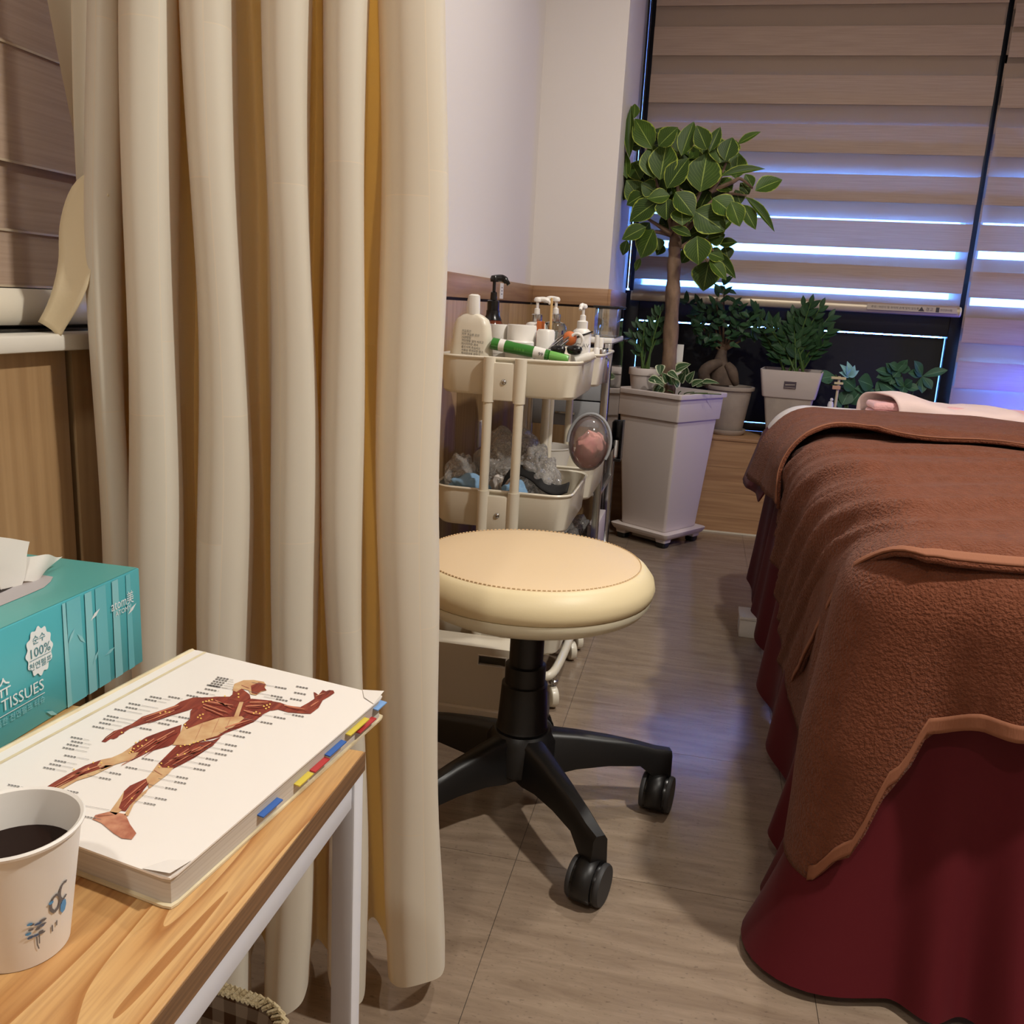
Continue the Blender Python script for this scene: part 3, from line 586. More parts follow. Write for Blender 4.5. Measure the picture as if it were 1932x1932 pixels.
dots = [(1000,330),(1015,326),(1030,322),(1045,318),(1175,290),(1175,305),(790,385),(815,378),(835,380),(975,405),(985,395),(1000,390),(990,410),(1250,385),(1262,378),(1280,385),(1300,350),(1315,345),(1330,340),(1310,362),(1325,355),(645,570),(660,560),(680,548),(700,545),(720,518),(690,520),(670,530),(655,575),(640,580),(720,575),(460,628),(500,630),(436,660),(365,662),(890,548),(910,542),(935,540),(955,530),(975,525),(875,590),(910,585),(1010,518),(795,632),(785,650),(830,650),(650,805),(1108,300),(912,440),(920,455),(600,230+250)]
poly('printed_dots', [[cov(x + 5 * math.cos(a * PI / 3), y + 4 * math.sin(a * PI / 3), .0008) for a in range(6)] for x, y in dots], M['dot'], bk)['kind'] = 'stuff'
labs = [(1070,205,1150),(1062,214,1150),(1050,224,1150),(1040,234,1150),(1030,244,1150),(1020,243,1120),(1010,262,1080),(970,278,1060),(920,293,1000),(830,300,900),(740,300,840),(715,313,820),(635,333,780),(620,352,740),(565,362,700),(528,395,680),(510,410,650),(490,428,600),(457,447,560),(350,500,440),(352,520,450),(330,535,440),(310,552,430),(318,590,440),(270,615,380),(245,632,360),(215,650,330),(40,735,160),(0,772,140),(355,828,540),(415,892,500),(620,648,760),(700,605,790)]
labr = [(1355,252,1240),(1335,295,1230),(1360,312,1300),(1460,250,0),(1450,280,0),(1430,310,0),(1440,390,1400),(1350,400,1290),(1285,425,1200),(1180,470,1110),(1150,492,1080),(1110,535,1000),(1090,560,980),(1060,580,950),(1015,605,900),(980,630,920),(955,655,850),(870,695,820),(860,720,780),(815,750,730),(765,800,700),(710,825,640),(330,765,240),(265,800,240),(540,675,490),(490,700,430),(780,430,720),(690,455,640),(820,415,780),(880,400,840)]
fs = []; slope = .18
for lst, sgn in ((labs, 1), (labr, -1)):
    for x, y, xe in lst:
        n = 4
        for k in range(n):
            a = x + k * 15 * 1.0; b = a + 12; yy = y + (a - x) * slope
            fs.append([cov(a, yy - 2.2, .0007), cov(b, yy - 2.2 + 12 * slope, .0007), cov(b, yy + 3 + 12 * slope, .0007), cov(a, yy + 3, .0007)])
        if xe:
            a, b = (x + 62, xe) if sgn > 0 else (xe, x - 4)
            if b > a: ya, yb = (y + 62 * slope, y + (xe - x) * slope) if sgn > 0 else (y - (x - xe) * slope, y - 4 * slope); fs.append([cov(a, ya, .0007), cov(b, yb, .0007), cov(b, yb + 1.3, .0007), cov(a, ya + 1.3, .0007)])
poly('caption_print', fs, M['ink_l'], bk)['kind'] = 'stuff'
fe = (D_ - B_).normalized(); fo = Vector((fe.y * -1, fe.x, 0)); fo = fo if fo.x > 0 else -fo
for s0, s1, m, zz in ((.018, .045, 'tab_red', .008), (.03, .06, 'tab_yellow', .013), (.066, .09, 'tab_blue', .011), (.09, .11, 'tab_red', .009), (.112, .13, 'tab_yellow', .009), (.15, .172, 'tab_blue', .010), (.0, .016, 'tab_sky', .014)):
    p = B_ + fe * s0; q = B_ + fe * s1; e = fo * .006
    bm = bmesh.new(); zz += TZ; vs = [bm.verts.new(v) for v in (Vector((p.x, p.y, zz)) - e, Vector((q.x, q.y, zz)) - e, Vector((q.x, q.y, zz - .001)) + e * .45, Vector((p.x, p.y, zz - .001)) + e * .45)]
    r = bmesh.ops.extrude_face_region(bm, geom=[bm.faces.new(vs)]); bmesh.ops.translate(bm, vec=(0, 0, .0009), verts=[g for g in r['geom'] if isinstance(g, bmesh.types.BMVert)])
    finish('index_tab', bm, M[m], bk, False)
# lifted corners of the worn cover
def curl(p, a, b, name):
    bm = bmesh.new(); z = Vector((0, 0, 1)); q = [p + a * .0 + z * (BZ + .004), p + a * .02 + z * (BZ + .0006), p + (a + b) * .012 + z * (BZ + .0008), p + b * .018 + z * (BZ + .0006)]
    vs = [bm.verts.new(v) for v in q]; bm.faces.new((vs[0], vs[1], vs[2])); bm.faces.new((vs[0], vs[2], vs[3])); return finish(name, bm, M['cover'], bk)
curl(B_, -u_, fe, 'curled_corner')
curl(D_, -u_, -fe, 'curled_corner')

# ------------------------------------------------------------------ tissue box
tbx0, tbx1, tby0, tby1, tbz = -.581, -.463, .42, .668, TZ + .088
ts = thing('tissue_box', 'teal printed tissue box with white tissues pulled up, behind the book', 'tissue box', (-.53, .55, TZ))
bm = bmesh.new(); bx(bm, tbx0, tbx1, tby0, tby1, TZ + .0004, tbz, .0012, 2); finish('carton', bm, M['teal'], ts)
poly('lid_panel', [[(tbx0 + .001, tby0 + .001, tbz + .0003), (tbx1 - .001, tby0 + .001, tbz + .0003), (tbx1 - .001, tby1 - .001, tbz + .0003), (tbx0 + .001, tby1 - .001, tbz + .0003)]], M['teal_top'], ts)
ell = [Vector((-.525 + .028 * max(-1, min(1, 1.25 * math.cos(a))), .535 + .085 * max(-1, min(1, 1.1 * math.sin(a))), tbz + .0006)) for a in [2 * PI * i / 28 for i in range(28)]]
poly('slot_film', [ell], mat('slot_film', (176, 170, 172), .4), ts)
poly('slot_opening', [[Vector((-.525 + .008 * math.cos(a), .535 + .07 * math.sin(a), tbz + .0009)) for a in [2 * PI * i / 20 for i in range(20)]]], M['gap'], ts)
def fp(y, z, d=.0006): return Vector((tbx1 + d, y, z))
def vb(y0, y1, m, d=.0006, z0=TZ + .001, z1=tbz - .001, w2=None):
    return poly('bamboo_print', [[fp(y0, z0, d), fp(y1, z0, d), fp(y1 - .001, z1, d), fp(y0 + .001, z1, d)]], M[m], ts)
for y0, y1, m in ((.573, .591, 'teal_m'), (.568, .5735, 'teal_l'), (.594, .604, 'teal_l'), (.607, .622, 'teal_m'), (.628, .638, 'teal_l'), (.647, .655, 'teal_m')): vb(y0, y1, m, .0006 if m == 'teal_m' else .0009)
for y, z, r in ((.606, .636, .5), (.654, .625, .5), (.588, .622, -.9), (.577, .628, .9), (.604, .600, .9), (.622, .598, .2), (.55, .575, -.6)):
    a = Vector((0, math.cos(r), math.sin(r))); b = Vector((0, -math.sin(r), math.cos(r))); o = fp(y, z, .0012)
    poly('leaf_print', [[o - a * .007, o - b * .0016, o + a * .007, o + b * .0016]], M['print_w'] if r == .5 else M['teal_l'], ts)
bc = fp(.542, TZ + .059, .0010)
poly('badge_print', [[bc + Vector((0, (.0158 + .0012 * math.cos(12 * a)) * math.cos(a) * .85, (.0185 + .0012 * math.cos(12 * a)) * math.sin(a))) for a in [2 * PI * i / 96 for i in range(96)]]], M['print_w'], ts)
YV, ZV = (0, 1, 0), (0, 0, 1)
M['tealink'] = mat('teal_ink', (70, 130, 140), .5)
text('badge_text', '순수', .0075, fp(.542, TZ + .0665, .0014), YV, ZV, M['tealink'], ts, 'CENTER')
text('badge_text', '100%', .0105, fp(.542, TZ + .056, .0014), YV, ZV, M['tealink'], ts, 'CENTER')
text('badge_text', '천연펄프', .0065, fp(.542, TZ + .047, .0014), YV, ZV, M['tealink'], ts, 'CENTER')
poly('badge_rule', [[fp(.531, TZ + .0542, .0014), fp(.553, TZ + .0542, .0014), fp(.553, TZ + .0546, .0014), fp(.531, TZ + .0546, .0014)]], M['tealink'], ts)
text('brand_print', 'atom美', .0125, fp(.626, TZ + .0615, .0014), YV, ZV, M['print_w'], ts, sx=.8)
text('brand_print', 'ATOMY', .0062, fp(.631, TZ + .0555, .0014), YV, ZV, M['print_w'], ts)
text('title_print', 'NATURAL TISSUES', .0125, fp(.544, TZ + .028, .0014), YV, ZV, M['print_w'], ts, 'RIGHT')
text('title_print', '미용티슈', .016, fp(.512, TZ + .040, .0014), YV, ZV, M['print_w'], ts, 'RIGHT')
poly('title_rule', [[fp(.44, TZ + .0245, .0014), fp(.544, TZ + .0245, .0014), fp(.544, TZ + .0251, .0014), fp(.44, TZ + .0251, .0014)]], M['print_w'], ts)
text('title_print', '부드럽고 도톰한 천연펄프 티슈', .0062, fp(.544, TZ + .018, .0014), YV, ZV, M['teal_l'], ts, 'RIGHT')
def tis(c0, c1, top0, top1, seed):
    def f(u, v):
        p = Vector(c0).lerp(Vector(c1), u).lerp(Vector(top0).lerp(Vector(top1), u), v)
        return p + Vector((.004 * math.sin(u * 6 + seed + v * 2), .002 * math.sin(v * 5 + seed), .0015 * math.sin(u * 9 + seed)))
    return surf('tissue', f, 14, 10, M['tissue'], ts)
tis((-.53, .50, tbz), (-.52, .590, tbz), (-.545, .47, tbz + .075), (-.530, .618, tbz + .030), 1)
tis((-.522, .575, tbz + .001), (-.518, .612, tbz + .001), (-.530, .60, tbz + .022), (-.518, .645, tbz + .010), 3)

# ------------------------------------------------------------------ paper cup
cx0, cy0 = -.310, .337
cp = thing('paper_cup', 'white paper cup of black coffee with a blue floral print, on the table', 'cup', (cx0, cy0, TZ))
rt, rb_, hc = .0312, .0225, .066
lathe('cup_body', [(0, .0035), (rb_ - .001, .0035), (rb_ - .001, .0), (rb_, 0), (rb_ + (rt - rb_) * .5, hc * .5), (rt, hc), (rt + .0016, hc + .0004), (rt + .0019, hc + .0018), (rt + .001, hc + .0028), (rt - .0006, hc + .0020), (rt - .001, hc), (rb_, .006), (0, .006)], M['cup'], cp, 56, (cx0, cy0, TZ + .0004))
zc = hc * .74; rc = rb_ + (rt - rb_) * .74 - .0012
lathe('coffee', [(0, zc), (rc * .97, zc), (rc, zc + .0006)], M['coffee'], cp, 40, (cx0, cy0, TZ))
def onc(a, z, d=.0005): r = rb_ + (rt - rb_) * z / hc + d; return Vector((cx0 + r * math.cos(a), cy0 + r * math.sin(a), TZ + .0004 + z))
acam = math.atan2(-cy0, -cx0)
def blob(name, a, z, w, h, m, n=8, d=.0005): return poly(name, [[onc(acam + a + w / .028 * math.cos(2 * PI * i / n), z + h * math.sin(2 * PI * i / n), d) for i in range(n)]], M[m], cp)
M['cup_blue'] = mat('cup_blue_print', (84, 150, 206), .5); M['cup_navy'] = mat('cup_navy_print', (66, 96, 140), .5); M['cup_grey'] = mat('cup_grey_print', (104, 104, 110), .5)
def onc_line(pts, w, m):
    f = []
    for (a0, z0), (a1, z1) in zip(pts, pts[1:]):
        dx, dz = (a1 - a0) * .028, z1 - z0; l = math.hypot(dx, dz) or 1; nx, nz = -dz / l * w, dx / l * w
        f.append([onc(acam + a0 + nx / .028, z0 + nz), onc(acam + a1 + nx / .028, z1 + nz), onc(acam + a1 - nx / .028, z1 - nz), onc(acam + a0 - nx / .028, z0 - nz)])
    poly('floral_print', f, M[m], cp)
rr = random.Random(4)
for k in range(16): blob('floral_print', .10 + rr.random() * .30, .018 + rr.random() * .010, .0012 + .001 * rr.random(), .0007, ['cup_grey', 'cup_navy', 'cup_grey'][k % 3], 6)
for a, z, w, h in ((.12, .0215, .0016, .0009), (.15, .027, .0015, .0008), (.52, .034, .0014, .001), (.80, .027, .0022, .0040)): blob('floral_print', a, z, w, h, 'cup_blue', 7, .0007)
onc_line([(.26, .018), (.27, .013), (.30, .010)], .0003, 'cup_grey'); onc_line([(.31, .019), (.31, .013)], .0003, 'cup_grey'); onc_line([(.56, .020), (.57, .016)], .0004, 'cup_grey'); onc_line([(.66, .021), (.66, .018)], .0004, 'cup_grey')
onc_line([(.62 + .10 * math.cos(t), .032 + .0048 * math.sin(t)) for t in [i * .45 for i in range(0, 15)]], .0007, 'cup_grey')
onc_line([(.80 + .10 * math.cos(t), .036 + .005 * math.sin(t)) for t in [1 + i * .45 for i in range(0, 11)]], .0007, 'cup_grey')
onc_line([(.52, .030), (.60, .027), (.70, .029)], .0008, 'cup_grey')

# ------------------------------------------------------------------ basket under the table
bq = thing('fabric_basket', 'woven basket with brown gingham lining on the floor under the table', 'basket', (-.42, .62, 0))
bcx, bcy, bh, bw, bdp = -.485, .615, .165, .26, .28
MB = Matrix.Translation((bcx, bcy, 0)) @ Matrix.Rotation(-.12, 4, 'Z')
loft('woven_wall', [(bw - .03, bdp - .03, .04, .001), (bw - .004, bdp - .004, .05, bh)], M['rope'], bq, MB, (True, False))
bm = bmesh.new(); uvl = bm.loops.layers.uv.new('UVMap'); r0 = rrect(bw - .016, bdp - .016, .045); r1 = rrect(bw - .05, bdp - .05, .04); per = 0; k = len(r0)
for i in range(k):
    a, b = Vector(r0[i]), Vector(r0[(i + 1) % k]); l = (b - a).length
    f = bm.faces.new([bm.verts.new(MB @ Vector(q)) for q in ((*r0[i], bh), (*r0[(i + 1) % k], bh), (*r1[(i + 1) % k], .01), (*r1[i], .01))])
    for lp, uvc in zip(f.loops, ((per, bh), (per + l, bh), (per + l, 0), (per, 0))): lp[uvl].uv = (uvc[0] / .030, uvc[1] / .030)
    per += l
finish('gingham_lining', bm, M['gingham'], bq)
poly('lining_floor', [[MB @ Vector((x, y, .012)) for x, y in r1]], M['gap'], bq)
rim = rrect(bw - .006, bdp - .006, .05, 8)
bm = bmesh.new(); n = len(rim)
dense = []
for i in range(n):
    a, b = Vector(rim[i]), Vector(rim[(i + 1) % n]); s = max(1, int((b - a).length / .006))
    for j in range(s): dense.append(a.lerp(b, j / s))
for i in range(len(dense)):
    a, b = dense[i], dense[(i + 1) % len(dense)]; d = (b - a).normalized(); nn = Vector((-d.y, d.x))
    tube_bm(bm, [MB @ Vector((a.x - nn.x * .006, a.y - nn.y * .006, bh - .004)), MB @ Vector((a.x, a.y, bh + .006)), MB @ Vector((b.x + nn.x * .006, b.y + nn.y * .006, bh - .002))], .0030, 6)
finish('rope_rim', bm, M['rope'], bq)
tag(surf('paper_sheet', lambda u, v: MB @ Vector((-.11 + u * .10, -.135 + v * .1 + u * .02, bh - .05 + .08 * v + .01 * math.sin(u * 4))), 8, 8, M['white_m']), 'white sheet of paper standing up inside the gingham basket', 'paper')

# ------------------------------------------------------------------ stool
sx, sy, SR, SZ = -.252, 1.455, .212, .453
st = thing('rolling_stool', 'beige round rolling stool with black five-star base in the middle of the floor', 'stool', (sx, sy, 0))
L_ = (sx, sy, 0)
lathe('cushion_top', [(0, SZ + .034), (SR * .6, SZ + .033), (SR * .82, SZ + .029), (SR * .88, SZ + .026), (SR * .885, SZ + .02)], M['beige'], st, 72, L_)
lathe('cushion_side', [(SR * .885, SZ + .0255), (SR * .93, SZ + .019), (SR * .985, SZ + .004), (SR, SZ - .010), (SR * .985, SZ - .022), (SR * .96, SZ - .026), (SR * .5, SZ - .026)], M['beige_side'], st, 72, L_)
lathe('seat_pan', [(SR * .975, SZ - .025), (SR * .972, SZ - .034), (SR * .93, SZ - .046), (SR * .84, SZ - .056), (SR * .3, SZ - .062), (0, SZ - .062)], M['seatpan'], st, 72, L_)
bm = bmesh.new()
for i in range(150):
    a = 2 * PI * i / 150; b = a + .026
    tube_bm(bm, [(sx + SR * .873 * math.cos(t), sy + SR * .873 * math.sin(t), SZ + .0272) for t in (a, b)], .0009, 4)
tag(finish('stitching', bm, M['thread'], st), kind='stuff')
zc0 = .15
lathe('column', [(0, .392), (.030, .392), (.030, .285), (.036, .283), (.036, .250), (.0405, .248), (.045, .170), (.047, .166), (.044, .158), (0, .158)], M['black'], st, 36, L_)
lathe('column_plate', [(0, .394), (.06, .394), (.06, .388), (0, .388)], M['black'], st, 24, L_)
lathe('hub', [(0, .164), (.05, .162), (.062, .146), (.062, .092), (.045, .078), (0, .078)], M['black'], st, 30, L_)
LR = .265
for k in range(5):
    a = math.radians(-52.5 + 72 * k); ca, sa = math.cos(a), math.sin(a)
    R = Matrix.Translation(L_) @ Matrix.Rotation(a, 4, 'Z')
    bm = bmesh.new(); secs = []
    for (r, zt, zb, w) in ((.03, .160, .080, .056), (.06, .157, .080, .050), (.10, .152, .088, .043), (.16, .142, .092, .038), (.22, .128, .090, .036), (.25, .119, .066, .035), (LR + .016, .114, .064, .030)):
        secs.append([bm.verts.new(R @ Vector((r, y, z))) for y, z in ((-w / 2, zb), (-w * .42, zt - .008), (-w * .25, zt), (w * .25, zt), (w * .42, zt - .008), (w / 2, zb))])
    for p, q in zip(secs, secs[1:]):
        for i in range(6): bm.faces.new((p[i], p[(i + 1) % 6], q[(i + 1) % 6], q[i]))
    bm.faces.new(secs[0][::-1]); bm.faces.new(secs[-1])
    finish('leg', bm, M['black'], st, True, 50)
    cst = lathe('caster', [(0, .068), (.013, .068), (.013, .064), (.020, .060), (.024, .050), (.022, .036), (.0, .034)], M['black_s'], st, 18, (sx + LR * ca, sy + LR * sa, 0))
    ax = a + (5.35, 4.2, 2.0, .4, 1.7)[k]; off = Vector((.012 * math.cos(ax + PI / 2), .012 * math.sin(ax + PI / 2), 0))
    WH = Matrix.Translation(Vector((sx + LR * ca, sy + LR * sa, .0335)) + Vector((math.cos(ax), math.sin(ax), 0)) * .012) @ Matrix.Rotation(ax, 4, 'Z')
    surf('hood', lambda u, v: WH @ Vector((.0365 * math.cos(-.5 + u * (PI + .55)), -.015 + .03 * v, .0365 * math.sin(-.5 + u * (PI + .55)))), 16, 2, M['black'], cst, thick=.003)
    for s in (-1, 1):
        W = Matrix.Translation(Vector((sx + LR * ca, sy + LR * sa, .0335)) + Vector((math.cos(ax), math.sin(ax), 0)) * .012) @ Matrix.Rotation(ax, 4, 'Z') @ Matrix.Rotation(PI / 2 * s, 4, 'X')
        lathe('wheel', [(0, .003), (.031, .003), (.0335, .006), (.0335, .023), (.031, .027), (.027, .027), (.025, .0258), (0, .0258)], M['black_s'], cst, 30, (0, 0, 0), W)
        lathe('tread', [(.0330, .019), (.0337, .020), (.0337, .024), (.0318, .0276), (.027, .0277)], M['tread'], cst, 30, (0, 0, 0), W)

# ------------------------------------------------------------------ trolleys
def tray(parent, cx, cy, wd, dp, z0, z1, r=.045):
    Mt = Matrix.Translation((cx, cy, 0))
    return loft('tray', [(wd - .030, dp - .030, r - .01, z0 + .002), (wd - .022, dp - .022, r - .006, z0), (wd - .012, dp - .012, r - .004, z0 + .006), (wd - .002, dp - .002, r, z1 - .004), (wd + .004, dp + .004, r + .002, z1 - .003), (wd + .006, dp + .006, r + .002, z1), (wd + .002, dp + .002, r, z1 + .003), (wd - .006, dp - .006, r, z1), (wd - .014, dp - .014, r - .004, z0 + .010), (wd - .026, dp - .026, r - .01, z0 + .006)], M['cream'], parent, Mt)
TR = [(.705, .785), (.412, .497), (.125, .205)]
tx0, tx1, ty0, ty1 = -.562, -.252, 1.88, 2.205
def trolley(label):
    t = thing('utility_cart', label, 'cart', ((tx0 + tx1) / 2, (ty0 + ty1) / 2, 0), 'cream utility carts by the wall')
    cx, cy = (tx0 + tx1) / 2, (ty0 + ty1) / 2
    for z0, z1 in TR: tray(t, cx, cy, tx1 - tx0, ty1 - ty0, z0, z1)
    for yy, s in ((ty0, -1), (ty1, 1)):
        yo = yy + s * .012
        for dx in (-.034, .034):
            tube('pole', [(cx + dx, yo, .775), (cx + dx, yo, .10), (cx + dx * 1.2, yo - s * .004, .075), (cx + dx * 2.4, yo - s * .02, .066)], .0105, M['cream'], t, 12)
            for z0, z1 in TR: tube('pole_sleeve', [(cx + dx, yo, z0 - .012), (cx + dx, yo, z1 - .002 + .004)], .0132, M['cream'], t, 12)
        for z0, z1 in TR:
            br = box('bracket', cx - .028, cx + .028, yo - .006, yo + .008, z0 - .008, z1 - .008, M['cream'], t, bev=.003)
            lathe('screw', [(0, .0035), (.003, .0032), (.0055, .0015), (.006, 0), (0, 0)], M['steel'], br, 16, (0, 0, 0), Matrix.Translation((cx, yo + s * .007, (z0 + z1) / 2 - .008)) @ Matrix.Rotation(PI / 2 * -s, 4, 'X'))
    for xx, s in ((tx0 + .01, -1), (tx1 - .01, 1)):
        tube('base_tube', spline([(cx + s * .06, ty0 - .008, .066), (xx - s * .03, ty0 - .006, .078), (xx, ty0 + .03, .085), (xx, ty1 - .03, .085), (xx - s * .03, ty1 + .006, .078), (cx + s * .06, ty1 + .008, .066)], 5), .0105, M['cream'], t, 10)
        for yy in (ty0 + .015, ty1 - .015):
            q = lathe('caster', [(0, .078), (.008, .078), (.008, .068), (.011, .066), (.011, .060), (0, .060)], M['steel'], t, 14, (xx, yy, 0))
            W = Matrix.Translation((xx, yy, .027)) @ Matrix.Rotation(.5, 4, 'Z') @ Matrix.Rotation(PI / 2, 4, 'Y')
            lathe('wheel', [(0, -.010), (.020, -.010), (.025, -.007), (.026, 0), (.025, .007), (.020, .010), (0, .010)], M['cream'], q, 22, (0, 0, 0), W)
            box('fork', xx - .003, xx + .003, yy - .006, yy + .006, .03, .06, M['steel'], q, bev=.001)
    return t
T1 = trolley('cream three-tier utility cart behind the stool, nearer of the two')
T2 = copy_tree(T1); T2.location = T2.location + Vector((.006, .375, -.012)); T2['label'] = 'cream utility cart standing farther back beside the grey drawers'
for ch in T2.children: pass
T2.location.z = 0
Z1 = TR[0][0] + .0065

# things in the upper tray -----------------------------------------------------------
def pump(t, x, y, z, ang, m, collar=None, s=1.0, spout=.03):
    c = collar or m
    lathe('pump_collar', [(0, 0), (.0125 * s, 0), (.013 * s, .002), (.013 * s, .017 * s), (.010 * s, .019 * s), (0, .019 * s)], c, t, 22, (x, y, z))
    lathe('pump_stem', [(.0075 * s, 0), (.0068 * s, .012 * s), (.0035 * s, .014 * s), (.0035 * s, .030 * s), (0, .030 * s)], m, t, 14, (x, y, z + .019 * s))
    h = z + .047 * s; d = Vector((math.cos(ang), math.sin(ang), 0))
    hd = lathe('pump_head', [(0, 0), (.0085 * s, .001), (.0095 * s, .006 * s), (.007 * s, .0105 * s), (0, .012 * s)], m, t, 16, (x, y, h))
    p = Vector((x, y, h + .006 * s)); tube('nozzle', spline([p, p + d * spout * .6 * s + Vector((0, 0, .001)), p + d * spout * s + Vector((0, 0, -.004 * s)), p + d * (spout + .004) * s + Vector((0, 0, -.009 * s))], 4), [.0058 * s] * 8 + [.004 * s] * 5, m, t, 8)
M1 = lambda p: Matrix.Translation(p)
def stretch(t, k, z0):
    for o in t.children:
        if o.type == 'MESH':
            for v in o.data.vertices: v.co.z = z0 + (v.co.z - z0) * k
# lotion bottle
p = atY(888, 664, 1.925); lx, ly = -.496, 1.925
lo = thing('lotion_bottle', 'cream flat lotion bottle with flip cap and printed text, on the upper cart tray', 'bottle', (lx, ly, Z1))
loft('bottle_body', [(.094, .036, .012, Z1), (.100, .042, .018, Z1 + .004), (.097, .042, .018, Z1 + .05), (.090, .040, .018, Z1 + .09), (.081, .036, .016, Z1 + .117), (.070, .032, .015, Z1 + .128), (.045, .028, .013, Z1 + .135), (.026, .024, .0115, Z1 + .138)], M['cream'], lo, M1((lx, ly, 0)))
loft('flip_cap', [(.028, .028, .0135, Z1 + .136), (.029, .029, .014, Z1 + .138), (.028, .028, .0135, Z1 + .160), (.024, .026, .0115, Z1 + .170, .001, 0), (.012, .02, .006, Z1 + .1725, .002, 0)], M['white'], lo, M1((lx, ly, 0)))
stretch(lo, 1.18, Z1)
for k in range(9):
    wd = [3, 6, 5, 8, 7, 8, 9, 7, 8][k]
    text('label_text', ['보습로션', '피부 보습용 로션', '사용방법', '적당량을 덜어 바르고', '마사지하듯 펴서', '흡수시켜 주십시오', '사용상 주의사항 참고', '직사광선을 피하고', '서늘한 곳에 보관'][k], .0062, (lx - .018, ly - .0214, Z1 + .124 - k * .0068), (1, 0, -.06), (0, 0, 1), M['ink'], lo, sx=.9)
# brown pump bottle
p = atY(929, 612, 2.02); bx_, by_ = p.x, 2.02
br = thing('pump_bottle', 'brown amber bottle with black pump behind the lotion bottle', 'bottle', (bx_, by_, Z1))
lathe('bottle_body', [(0, 0), (.029, 0), (.031, .003), (.031, .085), (.028, .10), (.020, .114), (.015, .121), (.014, .13), (0, .13)], M['amber'], br, 32, (bx_, by_, Z1))
lathe('shoulder_band', [(.0212, .1138), (.0155, .122), (.0152, .13), (0, .131)], M['black_s'], br, 32, (bx_, by_, Z1 + .0004))
pump(br, bx_, by_, Z1 + .128, -.05, M['black_s'], s=1.05, spout=.028); stretch(br, 1.31, Z1)
# jars
def jar(px, py, y, r, h, label, zb=None, lid=.45):
    p = atY(px, py, y); t = thing('cream_jar', label, 'jar', (p.x, y, Z1), None)
    lathe('jar_body', [(0, 0), (r * .93, 0), (r * .96, .002), (r * .96, h * (1 - lid)), (0, h * (1 - lid))], M['white_m'], t, 30, (p.x, y, Z1))
    lathe('lid', [(0, h * (1 - lid)), (r, h * (1 - lid)), (r, h * .97), (r * .97, h), (0, h)], M['white'], t, 30, (p.x, y, Z1)); return t
jar(941, 640, 2.0, .022, .1415, 'white cream jar between lotion bottle and the wider jar')
jar(984, 635, 1.995, .033, .143, 'wide white cream jar with thick lid behind the green tube')
# low lid in front of the jar
p = atY(983, 650, 1.945); lathe('tub_lid', [(0, 0), (.030, 0), (.031, .002), (.031, .108), (.029, .110), (0, .110)], M['white'], None, 30, (p.x - .002, 1.940, Z1)); tag(bpy.data.objects['tub_lid'], 'low white tub standing right behind the green tube', 'tub')
# white round cap bottle
p = atY(1024, 640, 1.95); o = lathe('white_canister', [(0, 0), (.020, 0), (.021, .003), (.020, .132), (.017, .1365), (0, .1375)], M['white'], None, 26, (p.x, 1.985, Z1)); tag(o, 'small white rounded canister right of the wide cream jar', 'canister')
# pump bottles with silver collars
for px, py, y, ang, lab, bh in ((1012, 612, 2.07, .2, 'white pump bottle with silver collar, left of the wooden stick', .150), (1047, 612, 2.08, 3.0, 'clear pump bottle with silver collar beside the wooden stick', .153)):
    p = atY(px, py, y); t = thing('pump_bottle', lab, 'bottle', (p.x, y, Z1))
    lathe('bottle_body', [(0, 0), (.025, 0), (.027, .003), (.027, bh - .012), (.022, bh - .003), (.013, bh), (0, bh)], M['white_m'] if ang < 1 else M['clear'], t, 28, (p.x, y, Z1))
    pump(t, p.x, y, Z1 + bh, ang, M['white'], M['steel'], s=.95, spout=.027)
# orange card box
p = atY(1018, 613, 2.03); tag(box('orange_box', p.x - .0075, p.x + .0085, 2.035, 2.05, Z1, p.z + .008, M['orange'], None, bev=.001), 'small orange card box standing behind the white canister', 'box')
# glass with stick
p = atY(1046, 630, 2.035); gx, gy = p.x + .004, 2.02
t = tag(lathe('clear_tumbler', [(.014, 0), (.019, .135), (.0182, .135), (.0133, .003), (0, .003)], M['clear'], None, 24, (gx, gy, Z1)), 'clear little tumbler holding the wooden stick', 'tumbler')
tag(tube('wooden_stick', [(gx - .008, gy, Z1 + .005), (gx - .012, gy - .002, Z1 + .205)], .0028, M['woodstick'], None, 8), 'pale wooden stick standing up out of the tumbler', 'stick')
# bottle with cord
p = atY(1097, 640, 2.12); cx_, cy_ = p.x, 2.12
cb = thing('pump_bottle', 'white pump bottle with grey lettering and a black cord round its shoulder', 'bottle', (cx_, cy_, Z1))
lathe('bottle_body', [(0, 0), (.021, 0), (.0225, .003), (.0225, .127), (.020, .135), (.0135, .140), (0, .140)], M['white'], cb, 30, (cx_, cy_, Z1)); pump(cb, cx_, cy_, Z1 + .1395, -1.75, M['white'], s=.98, spout=.02)
text('label_text', 'CLAV', .013, (cx_ - .010, cy_ - .0229, Z1 + .098), (1, 0, 0), (0, 0, 1), M['ink_l'], cb)
text('label_text', '모이스처', .0045, (cx_ - .008, cy_ - .0229, Z1 + .090), (1, 0, 0), (0, 0, 1), M['ink_l'], cb)
t = thing('cord_tag', 'black cord loop with yellow-centred tag around the white pump bottle', 'cord', (cx_, cy_, Z1 + .12))
tube('cord', [(cx_ + .0245 * math.cos(a), cy_ + .0245 * math.sin(a), Z1 + .124 + .010 * math.cos(a)) for a in [2 * PI * i / 24 for i in range(25)]], .0018, M['black_s'], t, 6)
q = Vector((cx_ - .020, cy_ - .026, Z1 + .108)); bm = bmesh.new(); bx(bm, q.x - .011, q.x + .011, q.y - .002, q.y + .001, q.z - .003, q.z + .012, .004, 2, None); finish('tag_plate', bm, M['black_s'], t)
